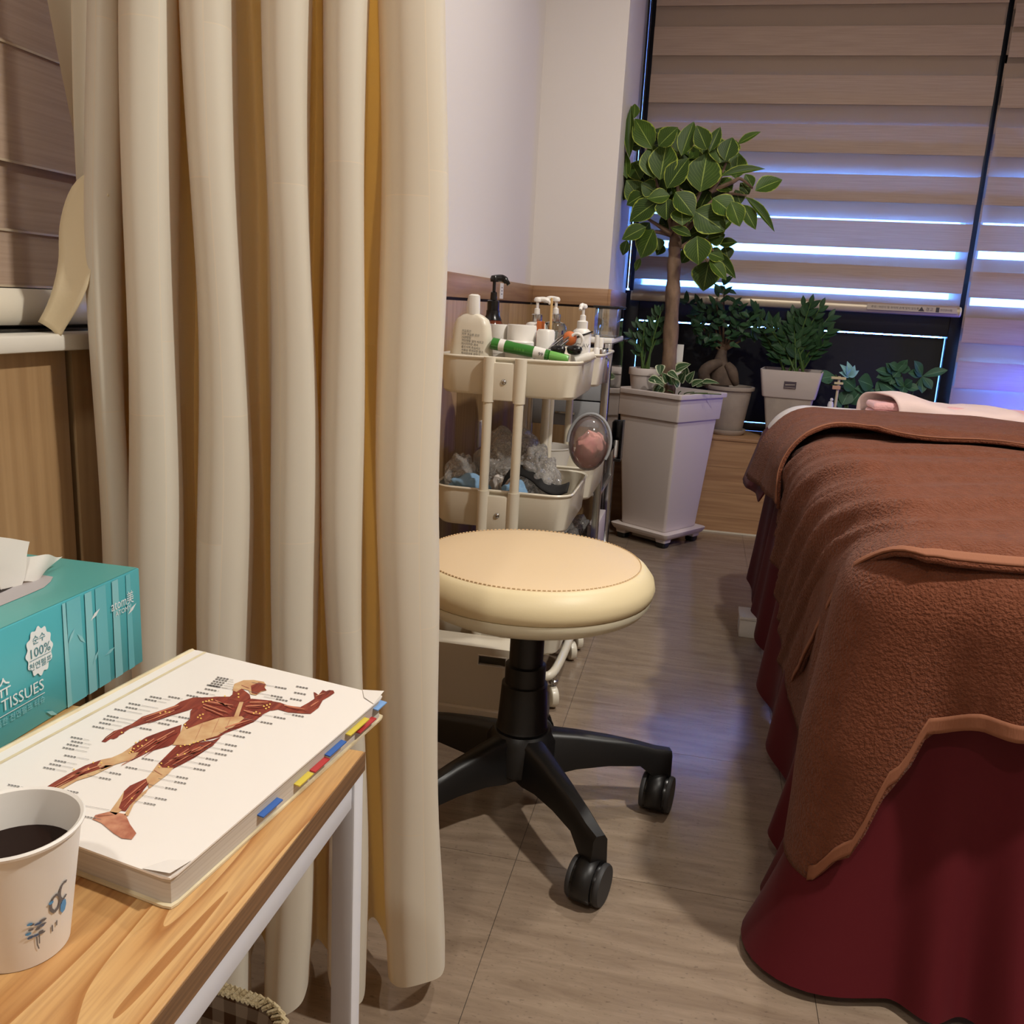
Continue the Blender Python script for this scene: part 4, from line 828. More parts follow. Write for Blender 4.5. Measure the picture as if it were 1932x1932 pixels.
poly('tag_centre', [[q + Vector((-.006, -.0023, 0)), q + Vector((.006, -.0023, 0)), q + Vector((0, -.0023, .009))]], M['woodstick'], t)
# green tube lying across the front of the tray
ga, gb = atY(930, 648, 1.915), atY(1072, 678, 1.915)
gt = thing('green_tube', 'green squeeze tube with white bands lying across the front of the cart tray', 'tube', ((ga + gb) / 2))
dv = (gb - ga).normalized(); 
def gsec(t_, w, h):
    w, h = w * .85, h * .85
    c = ga.lerp(gb, t_); zz = dv.cross(Vector((0, 1, 0))).normalized(); return [c + Vector((0, 1, 0)) * w * math.cos(a) + zz * h * math.sin(a) for a in [2 * PI * i / 20 for i in range(20)]]
def gloft(name, lst, m):
    bm = bmesh.new(); rs = [[bm.verts.new(v) for v in gsec(*s)] for s in lst]
    for a, b in zip(rs, rs[1:]):
        for i in range(20): bm.faces.new((a[i], a[(i + 1) % 20], b[(i + 1) % 20], b[i]))
    bm.faces.new(rs[0][::-1]); bm.faces.new(rs[-1]); return finish(name, bm, m, gt)
gloft('tube_body', [(0, .024, .0155), (.04, .023, .0155), (.3, .020, .0155), (.6, .018, .0145), (.74, .0165, .0135), (.755, .010, .009)], M['green'])
gloft('white_band', [(.095, .0232, .0160), (.17, .0222, .0160)], M['white_m']); gloft('white_band', [(.55, .0188, .0153), (.70, .0174, .0143)], M['white_m'])
gloft('tube_cap', [(.755, .0125, .0115), (.76, .0135, .0125), (.97, .012, .011), (1.0, .010, .009)], M['green_l'])
zz = dv.cross(Vector((0, 1, 0))).normalized(); zz = zz if zz.z > 0 else -zz
text('label_text', '99', .011, ga.lerp(gb, .62) + Vector((0, -.0160, 0)) - zz * .004, dv, zz, M['ink'], gt)
text('label_text', '알로에 젤', .006, ga.lerp(gb, .3) + Vector((0, -.0186, 0)) - zz * .002, dv, zz, M['green_l'], gt)
# clips, dark pads, cotton things
for i, (px, py) in enumerate(((1050, 648), (1060, 652))):
    p = atY(px, py, 1.96); bm = bmesh.new()
    for s in (-1, 1): tube_bm(bm, spline([p + Vector((-.016, 0, -.012)), p + Vector((0, s * .003, .004 + s * .004)), p + Vector((.014, 0, .016 + s * .003))], 4), .0022, 6)
    tag(finish('hair_clip', bm, M['steel']), ['silver hair clip leaning behind the black shaped pad', 'silver hair clip standing beside the first clip, nearer the dark pads'][i], 'clip')
for i, (px, lab) in enumerate(((1052, 'black glossy shaped pad left of its twin in the upper tray'), (1083, 'black glossy shaped pad right of its twin, below the corded bottle'))):
    p = atY(px, 668, 1.935); bm = bmesh.new(); bmesh.ops.create_uvsphere(bm, u_segments=18, v_segments=10, radius=1)
    for v in bm.verts: v.co = p + Vector((v.co.x * .0165 * (1 - .22 * v.co.z * -1), v.co.y * .009, .008 + v.co.z * .0105 - .003 * abs(v.co.x) ** 2 * (1 if v.co.z < 0 else -.4)))
    tag(finish('shaped_pad', bm, M['black_s']), lab, 'pad')
p = atY(1075, 635, 2.0); o = bmesh.new(); bmesh.ops.create_uvsphere(o, u_segments=14, v_segments=8, radius=.016, matrix=Matrix.Translation((p.x, 2.0, p.z - .004))); tag(finish('orange_puff', o, M['orange']), 'round orange ball behind the dark pads', 'ball')
p = atY(1088, 640, 1.99); bm = bmesh.new(); tube_bm(bm, [p + Vector((.014 * math.cos(a), 0, .016 * math.sin(a) - .004)) for a in [-1 + .35 * i for i in range(13)]], .0035, 8); tag(finish('white_handle', bm, M['white']), 'white curved plastic handle next to the corded bottle', 'handle')  # loop models a curved white handle
p = atY(1105, 676, 1.94); ct = thing('small_tube', 'short white cosmetic tube lying at the front right corner of the tray', 'tube', p)
bm = bmesh.new(); tube_bm(bm, [p + Vector((-.022, -.004, -.006)), p + Vector((.008, .004, .004))], [.0085, .0105], 14); finish('tube_body', bm, M['white'], ct)
bm = bmesh.new(); tube_bm(bm, [p + Vector((.008, .004, .004)), p + Vector((.018, .006, .008))], [.0085, .008], 12); finish('cap', bm, M['white_m'], ct)
# in the second cart
Z2 = Z1
def sb(px, py, y, r, h, m, capm, lab, name='small_bottle', z=Z2):
    p = atY(px, py, y); t = thing(name, lab, 'bottle', (p.x, y, z))
    lathe('bottle_body', [(0, 0), (r, 0), (r * 1.05, .003), (r * 1.05, h * .7), (r * .6, h * .76), (0, h * .76)], m, t, 22, (p.x, y, z)); lathe('cap', [(0, h * .76), (r * .7, h * .76), (r * .68, h * .98), (r * .6, h), (0, h)], capm, t, 20, (p.x, y, z)); return t
sb(1125, 660, 2.30, .0085, .122, M['white'], M['white_m'], 'slim white bottle right of the corded pump bottle', z=Z1)
sb(1140, 650, 2.36, .015, .085, M['clear'], M['steel'], 'squat clear perfume bottle with silver cap in the rear cart')
sb(1143, 650, 2.45, .012, .085, M['amber'], M['black_s'], 'tiny amber bottle with black cap at the rear cart edge')
sb(1134, 640, 2.50, .012, .11, M['white_m'], M['white'], 'white bottle standing deeper in the rear cart')
# ---- lower tray
Z3 = TR[1][0] + .0065
def crumple(name, c, rad, m, label, cat, amp=.35, sub=4, seed=0, fq=6, squash=None):
    bm = bmesh.new(); bmesh.ops.create_icosphere(bm, subdivisions=sub, radius=1)
    for v in bm.verts:
        n = v.co.copy(); k = 1 + amp * (abs(noise.noise(n * fq * .35 + Vector((seed, 0, 0)))) * 2 - .5) + amp * .5 * abs(noise.noise(n * fq + Vector((0, seed, 0))))
        q = Vector((n.x * rad[0], n.y * rad[1], n.z * rad[2])) * k
        if q.z < -rad[2] * .75: q.z = -rad[2] * .75
        v.co = Vector(c) + q
    return tag(finish(name, bm, m, None, True, 50), label, cat)
crumple('plastic_bag', (-.42, 2.06, Z3 + .098), (.080, .09, .090), M['bag'], 'crumpled clear plastic bag in the middle of the lower cart tray', 'bag', .20, 5, 3, 5)
crumple('plastic_bag', (-.345, 1.975, Z3 + .080), (.052, .050, .082), M['bag'], 'shiny crinkled cellophane bundle right of the clear bag on the lower tray', 'bag', .26, 5, 7, 6)
crumple('white_bundle', (-.415, 2.02, Z3 + .062), (.055, .06, .055), M['sheet'], 'soft white cloth bundle inside the clear plastic on the lower tray', 'cloth', .25, 4, 5)
crumple('folded_cloth', (-.485, 1.918, Z3 + .078), (.042, .022, .024), M['blue'], 'pale blue folded cloth behind the left pole of the lower tray', 'cloth', .3, 4, 2, 4)
crumple('folded_cloth', (-.378, 1.908, Z3 + .072), (.028, .016, .026), M['blue'], 'pale blue cloth corner right of the cart poles', 'cloth', .3, 4, 9, 4)
crumple('plastic_bag', (-.520, 1.96, Z3 + .088), (.036, .045, .050), M['bag'], 'milky plastic bag at the left end of the lower tray', 'bag', .2, 5, 12, 5)
pts = [atY(x, y, 1.925) for x, y in ((950, 912), (965, 893), (985, 890), (1005, 900), (1025, 918), (1050, 928), (1072, 922))]
bsp = spline(pts, 4)
bs = surf('black_strap', lambda u, v: bsp[min(len(bsp) - 1, int(round(u * (len(bsp) - 1))))] + Vector((0, .03 * (v - .5), .016 * (v - .5) + .003)), len(bsp) - 1, 4, M['black_cloth'], None, thick=.004); tag(bs, 'black fabric strap draped along the front of the lower tray', 'strap')
# round clear case with grey rim and pink contents
p = atY(1112, 838, 2.06); rx, ry, rz = p.x - .004, 2.08, p.z
rc_ = thing('round_case', 'round clear plastic case with grey zip rim and pink contents on the lower tray', 'case', (rx, ry, Z3))
bm = bmesh.new(); bmesh.ops.create_uvsphere(bm, u_segments=28, v_segments=16, radius=1)
for v in bm.verts: v.co = Vector((rx + v.co.x * .048, ry + v.co.y * .05, rz + v.co.z * .066))
finish('clear_shell', bm, M['shell'], rc_)
tube('zip_rim', [(rx + .05 * math.cos(a) + .004, ry - .028 + .03 * math.sin(a) * .5, rz + .006 + .064 * math.sin(a)) for a in [-.6 + .2 * i for i in range(20)]], .0035, M['grey'], rc_, 8)
bm = bmesh.new(); bmesh.ops.create_icosphere(bm, subdivisions=3, radius=1)
for v in bm.verts: n = v.co.copy(); v.co = Vector((rx + .006, ry, rz - .014)) + Vector((n.x * .043, n.y * .045, n.z * .048)) * (.86 + .22 * noise.noise(n * 2.2))
finish('pink_contents', bm, M['peach'], rc_)
# white bowl behind, on the second cart's lower tray
bw_ = atY(1066, 790, 2.4); t = tag(lathe('white_basin', [(.0, 0), (.05, 0), (.07, .10), (.074, .103), (.070, .105), (.066, .10), (.047, .006), (0, .006)], M['white_m'], None, 36, (-.40, 2.42, Z3 + .0)), 'round white basin on the lower tray of the rear cart', 'basin')
# crate below
ct = thing('white_box', 'low white plastic step box with a handle slot under the cart', 'box', (-.43, 1.83, 0))
bm = bmesh.new(); X0, X1, YF, YK = -.545, -.30, 1.775, 1.845
sx0, sx1, sz0, sz1 = -.412, -.352, .133, .153; ZT = .172
for a in ((X0, sx0, 0.028, ZT), (sx1, X1, .028, ZT), (sx0, sx1, .028, sz0), (sx0, sx1, sz1, ZT)): bx(bm, a[0], a[1], YF, YF + .006, a[2], a[3])
bmesh.ops.remove_doubles(bm, verts=bm.verts[:], dist=1e-5); finish('front_panel', bm, M['cream'], ct, False)
bm = bmesh.new(); bx(bm, X0, X1, YF + .006, YK, ZT - .006, ZT, .0); bx(bm, X0, X0 + .006, YF + .006, YK, .0, ZT - .006); bx(bm, X1 - .006, X1, YF + .006, YK, 0, ZT - .006); bx(bm, X0, X1, YK - .006, YK, 0, ZT - .006); finish('shell', bm, M['cream'], ct, False)
box('foot_rail', X0, X1, YF - .012, YF + .006, .0, .030, M['cream'], ct, bev=.003)
bm = bmesh.new(); 
for a in ((sx0 - .002, sx0, sz0, sz1), (sx1, sx1 + .002, sz0, sz1), (sx0 - .002, sx1 + .002, sz0 - .002, sz0), (sx0 - .002, sx1 + .002, sz1, sz1 + .002)): bx(bm, a[0], a[1], YF - .002, YF + .001, a[2], a[3])
finish('slot_rim', bm, M['white'], ct, False)

# ------------------------------------------------------------------ behind the carts
sc_ = thing('steel_cart', 'chrome framed cart with grey drawers and clear front behind the cream carts', 'cart', (-.36, 2.9, 0))
for x in (-.50, -.275):
    for y in (2.68, 3.02): box('post', x - .011, x + .011, y - .011, y + .011, 0, .80, M['steel'], sc_, bev=.002)
box('shelf', -.51, -.265, 2.67, 3.03, .80, .815, M['white'], sc_, bev=.003)
for k in range(3): d = box('drawer', -.495, -.28, 2.672, 3.02, .55 + k * .08, .626 + k * .08, M['grey'], sc_, bev=.002); box('pull', -.42, -.36, 2.664, 2.672, .585 + k * .08, .592 + k * .08, M['steel'], d, bev=.001)
box('clear_side', -.2635, -.2615, 2.68, 3.02, .45, .80, M['clear'], sc_, bev=0)
box('shelf', -.51, -.265, 2.67, 3.03, .34, .35, M['steel'], sc_, bev=.002); box('shelf', -.51, -.265, 2.67, 3.03, .10, .11, M['steel'], sc_, bev=.002)
tag(box('acrylic_box', -.33, -.262, 2.74, 2.94, .8165, .90, M['clear'], None, bev=.002), 'clear acrylic organiser box on top of the steel cart', 'organiser')
tag(box('acrylic_lid', -.335, -.255, 2.73, 2.95, .9005, .908, M['black_s'], None, bev=.002), 'dark flat lid lying on the clear acrylic organiser', 'tray')  # lid of the clear organiser
crumple('plastic_bag', (-.36, 2.8, .165), (.075, .09, .07), M['bag'], 'crinkled clear bag on the bottom shelf of the steel cart', 'bag', .25, 5, 21, 5)
tag(box('flat_carton', -.30, -.27, 2.7, 2.95, .1105, .24, M['pot'], None, bev=.002), 'flat pale carton standing on the bottom shelf of the steel cart', 'carton')
bs_ = thing('wall_rack', 'tall black metal rack upright beside the tall planter', 'rack', (-.28, 3.22, 0))
box('upright', -.300, -.278, 3.21, 3.235, 0, .80, M['black_s'], bs_, bev=.002); box('upright', -.33, -.31, 3.34, 3.36, 0, .80, M['black_s'], bs_, bev=.002)
box('rack_shelf', -.335, -.27, 3.2, 3.36, .79, .80, M['black_s'], bs_, bev=.002)
cs = thing('black_caddy', 'small black hanging caddy of supplies left of the tall planter', 'caddy', (-.26, 3.1, .45))
q0, q1 = atY(1140, 860, 3.08), atY(1178, 795, 3.08)
box('back_plate', q0.x, q1.x, 3.11, 3.118, q0.z - .01, q1.z, M['black_s'], cs); box('shelf', q0.x - .01, q1.x, 3.04, 3.11, q0.z - .01, q0.z, M['black_s'], cs); box('side_plate', q1.x - .004, q1.x, 3.04, 3.11, q0.z, q1.z, M['black_s'], cs); box('strut', q0.x - .002, q0.x + .01, 3.10, 3.13, 0, q0.z - .01, M['steel'], cs)
p = atY(1155, 838, 3.06); tag(box('white_card', p.x - .02, p.x + .022, 3.062, 3.068, q0.z + .001, q0.z + .06, M['white'], None, bev=.001), 'white card standing in the black caddy', 'card')
p = atY(1156, 833, 3.055); tag(box('red_label', p.x - .006, p.x + .006, 3.050, 3.056, q0.z + .001, q0.z + .03, M['tab_red'], None, bev=.001), 'tiny red packet in front of the white card', 'packet')
p = atY(1152, 855, 3.045); tag(box('orange_packet', p.x - .012, p.x + .014, 3.042, 3.048, q0.z + .001, q0.z + .010, M['orange'], None, bev=.001), 'small orange strip at the front of the black caddy', 'packet')
# outlet, sticker and hook on the wainscot
q = atX(908, 816, XL + P0); ot = tag(box('wall_outlet', XL + P0, XL + P0 + .008, q.y - .055, q.y + .055, q.z - .04, q.z + .04, M['white'], None, bev=.003), 'white wall outlet on the wooden wainscot behind the cart', 'outlet')
lathe('socket', [(0, .002), (.018, .002), (.02, 0), (0, 0)], M['white_m'], ot, 20, (0, 0, 0), Matrix.Translation((XL + P0 + .0075, q.y, q.z)) @ Matrix.Rotation(PI / 2, 4, 'Y'))
q = atX(946, 549, XL + P0); stk = tag(box('wall_sticker', XL + P0, XL + P0 + .0012, q.y - .022, q.y + .024, q.z - .024, q.z + .024, M['white_m'], None, bev=0), 'small white paper sticker on the wood above the brown bottle', 'sticker')
for k in range(3): poly('sticker_print', [[(XL + P0 + .0014, q.y - .008, q.z + .012 - k * .010), (XL + P0 + .0014, q.y + .012, q.z + .012 - k * .010), (XL + P0 + .0014, q.y + .012, q.z + .009 - k * .010), (XL + P0 + .0014, q.y - .008, q.z + .009 - k * .010)]], M['ink_l'], stk)
q = atY(1139, 612, YC - P0); tag(loft('wall_hook', [(.016, .014, .006, -.022), (.022, .018, .008, -.01), (.020, .014, .007, .014), (.010, .008, .003, .022)], M['grey'], None, Matrix.Translation((q.x - .01, YC - P0 - .009, q.z))), 'small grey stick-on hook on the column wainscot', 'hook')

# ------------------------------------------------------------------ leaves
def leaf_mesh(name, m, fold=.18, droop=.12, shape_=(0, .55, .86, 1, .95, .75, .42, 0), wave=0):
    bm = bmesh.new(); uvl = bm.loops.layers.uv.new('UVMap'); g = []; n = len(shape_) - 1
    for i, s in enumerate(shape_):
        v = i / n; row = []
        for k in (-1, -.5, 0, .5, 1):
            row.append(bm.verts.new((k * .5 * max(s, .02), v, fold * abs(k) * s * .5 - droop * v * v + wave * math.sin(v * 9) * k * .1)))
        g.append(row)
    for i in range(n):
        for j in range(4):
            f = bm.faces.new((g[i][j], g[i][j + 1], g[i + 1][j + 1], g[i + 1][j]))
            for l, (a, b) in zip(f.loops, ((i, j), (i, j + 1), (i + 1, j + 1), (i + 1, j))): l[uvl].uv = (b / 4, a / n)
    me = bpy.data.meshes.new(name); bm.to_mesh(me); bm.free(); me.materials.append(m)
    for f in me.polygons: f.use_smooth = True
    return me
LM = leaf_mesh('rubber_leaf', M['leaf']); LD = leaf_mesh('small_leaf', M['leaf_d'], .1, .1); LP = leaf_mesh('pothos_leaf', M['leaf_p'], .25, .2, (0, .8, 1, .95, .8, .6, .35, 0)); LB = leaf_mesh('pachira_leaf', M['leaf_b'], .15, .15, (0, .35, .65, .88, 1, .9, .55, 0))
def put_leaf(me, b, t, wd, nrm, parent, name='leaf'):
    o = bpy.data.objects.new(name, me); link(o, parent); b, t = Vector(b), Vector(t)
    y = t - b; l = y.length; yn = y / l; x = yn.cross(Vector(nrm)); x = x.normalized() if x.length > 1e-4 else yn.orthogonal().normalized(); z = x.cross(yn)
    o.matrix_basis = Matrix(((x.x * wd, y.x, z.x * l, b.x), (x.y * wd, y.y, z.y * l, b.y), (x.z * wd, y.z, z.z * l, b.z), (0, 0, 0, 1)))
    return o

# ------------------------------------------------------------------ tall planter with the rubber tree
pc = Vector((-.112, 3.585, 0)); PR = Matrix.Translation(pc) @ Matrix.Rotation(math.radians(57), 4, 'Z')
pl = thing('tall_planter', 'tall square white plastic planter on castors before the window', 'planter', pc)
loft('planter_body', [(.212, .212, .012, .062), (.216, .216, .012, .066), (.275, .275, .012, .50)], M['pot'], pl, PR)
loft('planter_collar', [(.29, .29, .008, .500), (.292, .292, .008, .503), (.300, .300, .008, .585), (.318, .318, .008, .586), (.320, .320, .008, .590), (.320, .320, .008, .602), (.316, .316, .008, .604), (.288, .288, .008, .604), (.284, .284, .008, .58), (.280, .280, .008, .555), (.1, .1, .008, .553)], M['pot'], pl, PR, (True, True))
loft('saucer', [(.25, .25, .012, .036), (.262, .262, .014, .040), (.276, .276, .016, .052), (.280, .280, .016, .060), (.274, .274, .016, .062), (.216, .216, .012, .061)], M['pot'], pl, PR)
for a, b in ((-1, -1), (1, -1), (1, 1), (-1, 1)):
    ft = loft('saucer_foot', [(.044, .044, .006, .022), (.048, .048, .006, .038)], M['pot'], pl, PR @ Matrix.Translation((a * .098, b * .098, 0)))
    loft('black_castor', [(.034, .034, .01, .0), (.040, .040, .01, .006), (.040, .040, .008, .022)], M['black'], ft, PR @ Matrix.Translation((a * .098, b * .098, 0)))
box('drip_tray', -.09, .09, -.06, .06, .014, .036, M['pot2'], pl, M=PR)
loft('soil', [(.278, .278, .008, .553), (.276, .276, .008, .565)], M['soil'], pl, PR)
YT = 3.60
tr = thing('rubber_tree', 'rubber tree with yellow-edged leaves and bare trunk in the tall planter', 'tree', (-.11, YT, .565))
tp = [atY(*q, YT) for q in ((1262, 712), (1264, 660), (1267, 600), (1270, 540), (1272, 500), (1273, 470), (1276, 440), (1282, 410))]; tp[0].z = .562
tsp = spline(tp, 3); tube('trunk', tsp, [.031 - .010 * (i / (len(tsp) - 1)) + .0025 * math.sin(i * 1.7) for i in range(len(tsp))], M['bark'], tr, 14)
Q = lambda cx, cy, y=YT: atY(1140 + cx / 4.392, 180 + cy / 4.392, y)
br_ = [[(570, 1150), (520, 950), (430, 720), (380, 500)], [(600, 1100), (620, 900), (600, 700), (560, 420)], [(640, 1150), (720, 950), (800, 790), (880, 500)], [(660, 1150), (850, 920), (1000, 820), (1180, 830)], [(660, 1250), (760, 1190), (860, 1210), (900, 1290)], [(560, 1150), (450, 1080), (330, 1000)], [(560, 1160), (430, 1130), (330, 1170)], [(640, 1250), (800, 1320), (860, 1380)], [(880, 800), (950, 700), (1010, 560)], [(900, 790), (1060, 720), (1130, 690), (1230, 770)]]
for i, b in enumerate(br_): s_ = spline([Q(*p_, YT - .01 * (i % 3)) for p_ in b], 3); tube('branch', s_, [.010 * (1 - .7 * k / len(s_)) for k in range(len(s_))], M['bark'], tr, 7)
LV = [(400,445,250,180,150),(420,690,400,400,190),(460,700,520,375,190),(520,770,690,510,160),(795,800,855,465,230),(450,420,600,260,130),(640,500,740,205,120),(850,450,770,250,120),(870,470,965,250,80),(960,560,930,320,140),(1000,540,1060,340,140),(1105,405,1290,290,55),(970,670,1330,580,70),(1250,790,1475,680,130),(1170,840,1430,1110,70),(1145,905,1260,1105,95),(545,830,360,845,110),(440,880,205,1030,165),(515,850,515,1030,150),(590,800,750,985,165),(640,930,650,1070,150),(745,955,1000,1110,220),(900,850,1080,980,170),(1050,880,1130,1080,130),(720,1165,550,1080,70),(770,1165,780,1400,180),(410,1110,290,1345,180),(345,1090,145,1185,110),(190,1200,150,1325,70),(870,1370,815,1615,200),(890,1280,1100,1510,85),(870,1360,1020,1520,95),(910,1160,1085,985,70),(950,1230,1100,1210,70),(860,1190,1000,1150,130),(720,1150,890,1080,140),(490,1235,435,1320,80),(300,1350,255,1455,45),(210,520,215,80,70),(250,190,255,60,65),(310,400,205,425,110),(330,600,160,690,140),(190,690,170,460,70),(310,880,190,700,160),(420,800,310,730,130),(1090,690,1110,470,140),(1060,790,920,690,130),(1200,820,1130,720,80),(1230,760,1170,650,80),(1000,1250,1030,1360,100),(700,1120,690,960,150),(330,820,180,900,120),(620,480,600,260,90),(880,560,880,330,110),(1020,650,960,560,120),(850,1300,1000,1350,110),(440,1180,450,1280,90),(560,640,620,500,120),(400,600,330,470,120),(700,640,720,430,140),(1130,900,1090,780,90),(540,420,460,270,80),(680,720,650,560,140),(790,940,860,800,150),(990,1010,1080,900,110),(300,700,230,560,120),(480,560,470,400,120),(640,1390,720,1250,90),(360,1000,250,900,110),(900,1120,1000,1040,130),(760,320,800,260,80),(1060,470,1090,370,90)]
rr = random.Random(2)
for i, (a, b, c, d, wd) in enumerate(LV):
    dep = YT + (-.10 + .05 * rr.random() if i < 28 else .10 * rr.random() - .02)
    B0 = Q(a, b, dep); T0 = Q(c, d, dep + .05 * (rr.random() - .6))
    nrm = Vector((.3 * (rr.random() - .5), -1, .35 + .5 * (rr.random() - .3)))
    if T0.z < B0.z: nrm.z += .1
    put_leaf(LM, B0, T0, wd * .00058, nrm, tr)
rr = random.Random(9)
for i in range(85):
    a = rr.random() * 2 * PI; r = rr.random() ** .5; cx, cy = 620 + 380 * r * math.cos(a), 760 + 420 * r * math.sin(a); l = 150 + 80 * rr.random(); an = rr.random() * 2 * PI
    B0 = Q(cx, cy, YT + .03 + .10 * rr.random()); T0 = Q(cx + l * math.cos(an), cy - abs(l * math.sin(an)) * (1 if rr.random() > .3 else -1), YT + .05 + .12 * rr.random()); put_leaf(LM, B0, T0, .07, (rr.random() - .5, -1, .5), tr)
# pothos at the foot of the tree
po = thing('pothos', 'variegated trailing pothos at the foot of the rubber tree trunk', 'plant', (-.05, 3.55, .565))
for (a, b, c, d, wd) in ((380, 600, 375, 665, 60), (350, 690, 400, 740, 55), (300, 695, 400, 720, 60), (390, 740, 330, 830, 75), (430, 650, 500, 690, 50), (480, 640, 570, 590, 70), (510, 720, 540, 650, 60), (560, 720, 600, 650, 55), (590, 740, 660, 700, 45), (660, 720, 770, 715, 36), (430, 720, 400, 660, 60), (460, 740, 450, 660, 60), (550, 670, 545, 600, 45), (500, 750, 470, 700, 55), (620, 745, 700, 720, 40)):
    K = lambda x, y, yy: atY(1140 + x / 3.578, 520 + y / 3.578, yy)
    y0 = 3.50 + .06 * rr.random(); put_leaf(LP, K(a, b, y0), K(c, d, y0 - .03), wd * .00065, (.2 * (rr.random() - .5), -1, .7), po)
for a in range(5): s_ = spline([(-.10 + .02 * a, 3.53, .566), (-.10 + .022 * a, 3.50, .60), (-.12 + .05 * a, 3.47, .61)], 3); tube('vine', s_, .002, M['stem'], po, 5)
# small round pot at the back left of the planter
def roundpot(name, label, c, r, h, z, m, rimh=.25, parent=None):
    t = thing(name, label, 'plant pot', (c.x, c.y, z))
    lathe('pot_body', [(0, 0), (r * .70, 0), (r * .74, .004), (r * .92, h * (1 - rimh))], m, t, 36, (c.x, c.y, z)); lathe('pot_rim', [(r * .90, h * (1 - rimh)), (r * .99, h * (1 - rimh) + .001), (r, h * (1 - rimh) + .004), (r * 1.0, h - .003), (r * .98, h), (r * .92, h), (r * .9, h * .8), (0, h * .8)], m, t, 36, (c.x, c.y, z)); 
    lathe('soil', [(r * .89, h * .80), (r * .6, h * .84), (0, h * .85)], M['soil'], t, 28, (c.x, c.y, z)); return t
c = atY(1215, 722, 3.63); c.y = 3.63; zp = .567
sp1 = roundpot('round_pot', 'small white round pot in the back left of the tall planter', c, .064, .112, zp, M['pot'])
def zz_stem(parent, base, top, n, ll, wd, me, rnd, mstem=None):
    b, t = Vector(base), Vector(top); mid = b.lerp(t, .5) + Vector((0, 0, .015)); s_ = spline([b, mid, t], 4); tube('stem', s_, [.0042 * (1 - .6 * k / len(s_)) for k in range(len(s_))], mstem or M['stem'], parent, 6)
    for k in range(n):
        f = .32 + .68 * (k + .5) / n; p = s_[min(len(s_) - 1, int(f * (len(s_) - 1)))]; d = (t - b).normalized(); sd = d.cross(Vector((0, -1, .2))).normalized() * (1 if k % 2 else -1)
        tip = p + (d * .75 + sd * .65 + Vector((0, -.25 + .3 * (rnd.random() - .5), .1))).normalized() * ll * (.8 + .4 * rnd.random()); put_leaf(me, p, tip, wd, Vector((.3 * sd.x, -.8, .6)), parent)
    put_leaf(me, t - (t - b) * .03, t + (t - b).normalized() * ll * .7, wd * .8, (0, -1, .3), parent)
z1 = thing('small_green_plant', 'dark leafy plant growing in the small white round pot', 'plant', (c.x, c.y, zp + .09))
rr = random.Random(5)
K3 = lambda x, y, yy: atY(1140 + x / 3.578, 520 + y / 3.578, yy)
for (x, y) in ((185, 400), (225, 330), (270, 350), (330, 300), (360, 250), (385, 240), (300, 420), (400, 330)):
    b = Vector((c.x + .03 * (rr.random() - .5), c.y + .03 * (rr.random() - .5), zp + .09)); zz_stem(z1, b, K3(x, y, 3.63 + .04 * rr.random()), 5, .045, .020, LD, rr)

# ------------------------------------------------------------------ plants on the ledge
ZL = .4065
rr = random.Random(8)
c = atY(1372, 780, 3.93); c.y = 3.93
fz = atY(1372, 727, 3.93).z
fp_ = thing('round_planter', 'round taupe planter with saucer on the window ledge behind the tall planter', 'plant pot', (c.x, c.y, ZL))
hh = fz - ZL - .012
lathe('saucer', [(0, 0), (.070, 0), (.082, .012), (.084, .022), (.080, .022), (.068, .008), (0, .008)], M['pot2'], fp_, 36, (c.x, c.y, ZL))
lathe('pot_body', [(0, .010), (.064, .010), (.068, .014), (.092, hh - .006), (.101, hh - .004), (.103, hh), (.103, hh + .010), (.098, hh + .012), (.090, hh + .010), (.088, hh - .01), (0, hh - .01)], M['pot2'], fp_, 40, (c.x, c.y, ZL))
lathe('soil', [(.087, hh - .008), (.05, hh + .002), (0, hh + .003)], M['soil'], fp_, 30, (c.x, c.y, ZL))
fg = thing('ginseng_ficus', 'bonsai ficus with swollen bulbous trunk in the round taupe planter', 'plant', (c.x, c.y, fz))
def K4(x, y, yy=3.93): return atY(1140 + x / 3.578, 520 + y / 3.578, yy)
zs = fz + .0
tube('trunk', spline([K4(800, 735), K4(800, 690), K4(790, 640), K4(785, 590), K4(790, 545), K4(800, 500)], 3), [.055, .056, .056, .054, .052, .050, .046, .042, .038, .033, .028, .026, .023, .021, .020, .018], M['bark_d'], fg, 16)
tube('root', spline([K4(790, 585, 3.90), K4(720, 610, 3.89), K4(675, 650, 3.885), K4(680, 700, 3.89), K4(700, 735, 3.9)], 3), [.016, .019, .022, .024, .025, .026, .026, .025, .024, .023, .022, .02, .02], M['bark_d'], fg, 12)
tube('root', spline([K4(830, 600, 3.90), K4(860, 640, 3.89), K4(875, 690, 3.89), K4(890, 735, 3.9)], 3), [.016, .018, .02, .022, .022, .022, .02, .018, .016, .014], M['bark_d'], fg, 12)
cl = [(600, 250, 60), (560, 190, 30), (650, 330, 60), (700, 250, 60), (760, 200, 60), (800, 120, 40), (810, 70, 25), (860, 250, 60), (900, 330, 60), (950, 280, 60), (1000, 260, 50), (1050, 320, 50), (980, 400, 60), (880, 420, 60), (760, 420, 60), (680, 440, 50), (620, 400, 50), (820, 330, 70), (740, 320, 60), (1040, 420, 50), (880, 190, 30), (650, 220, 40)]
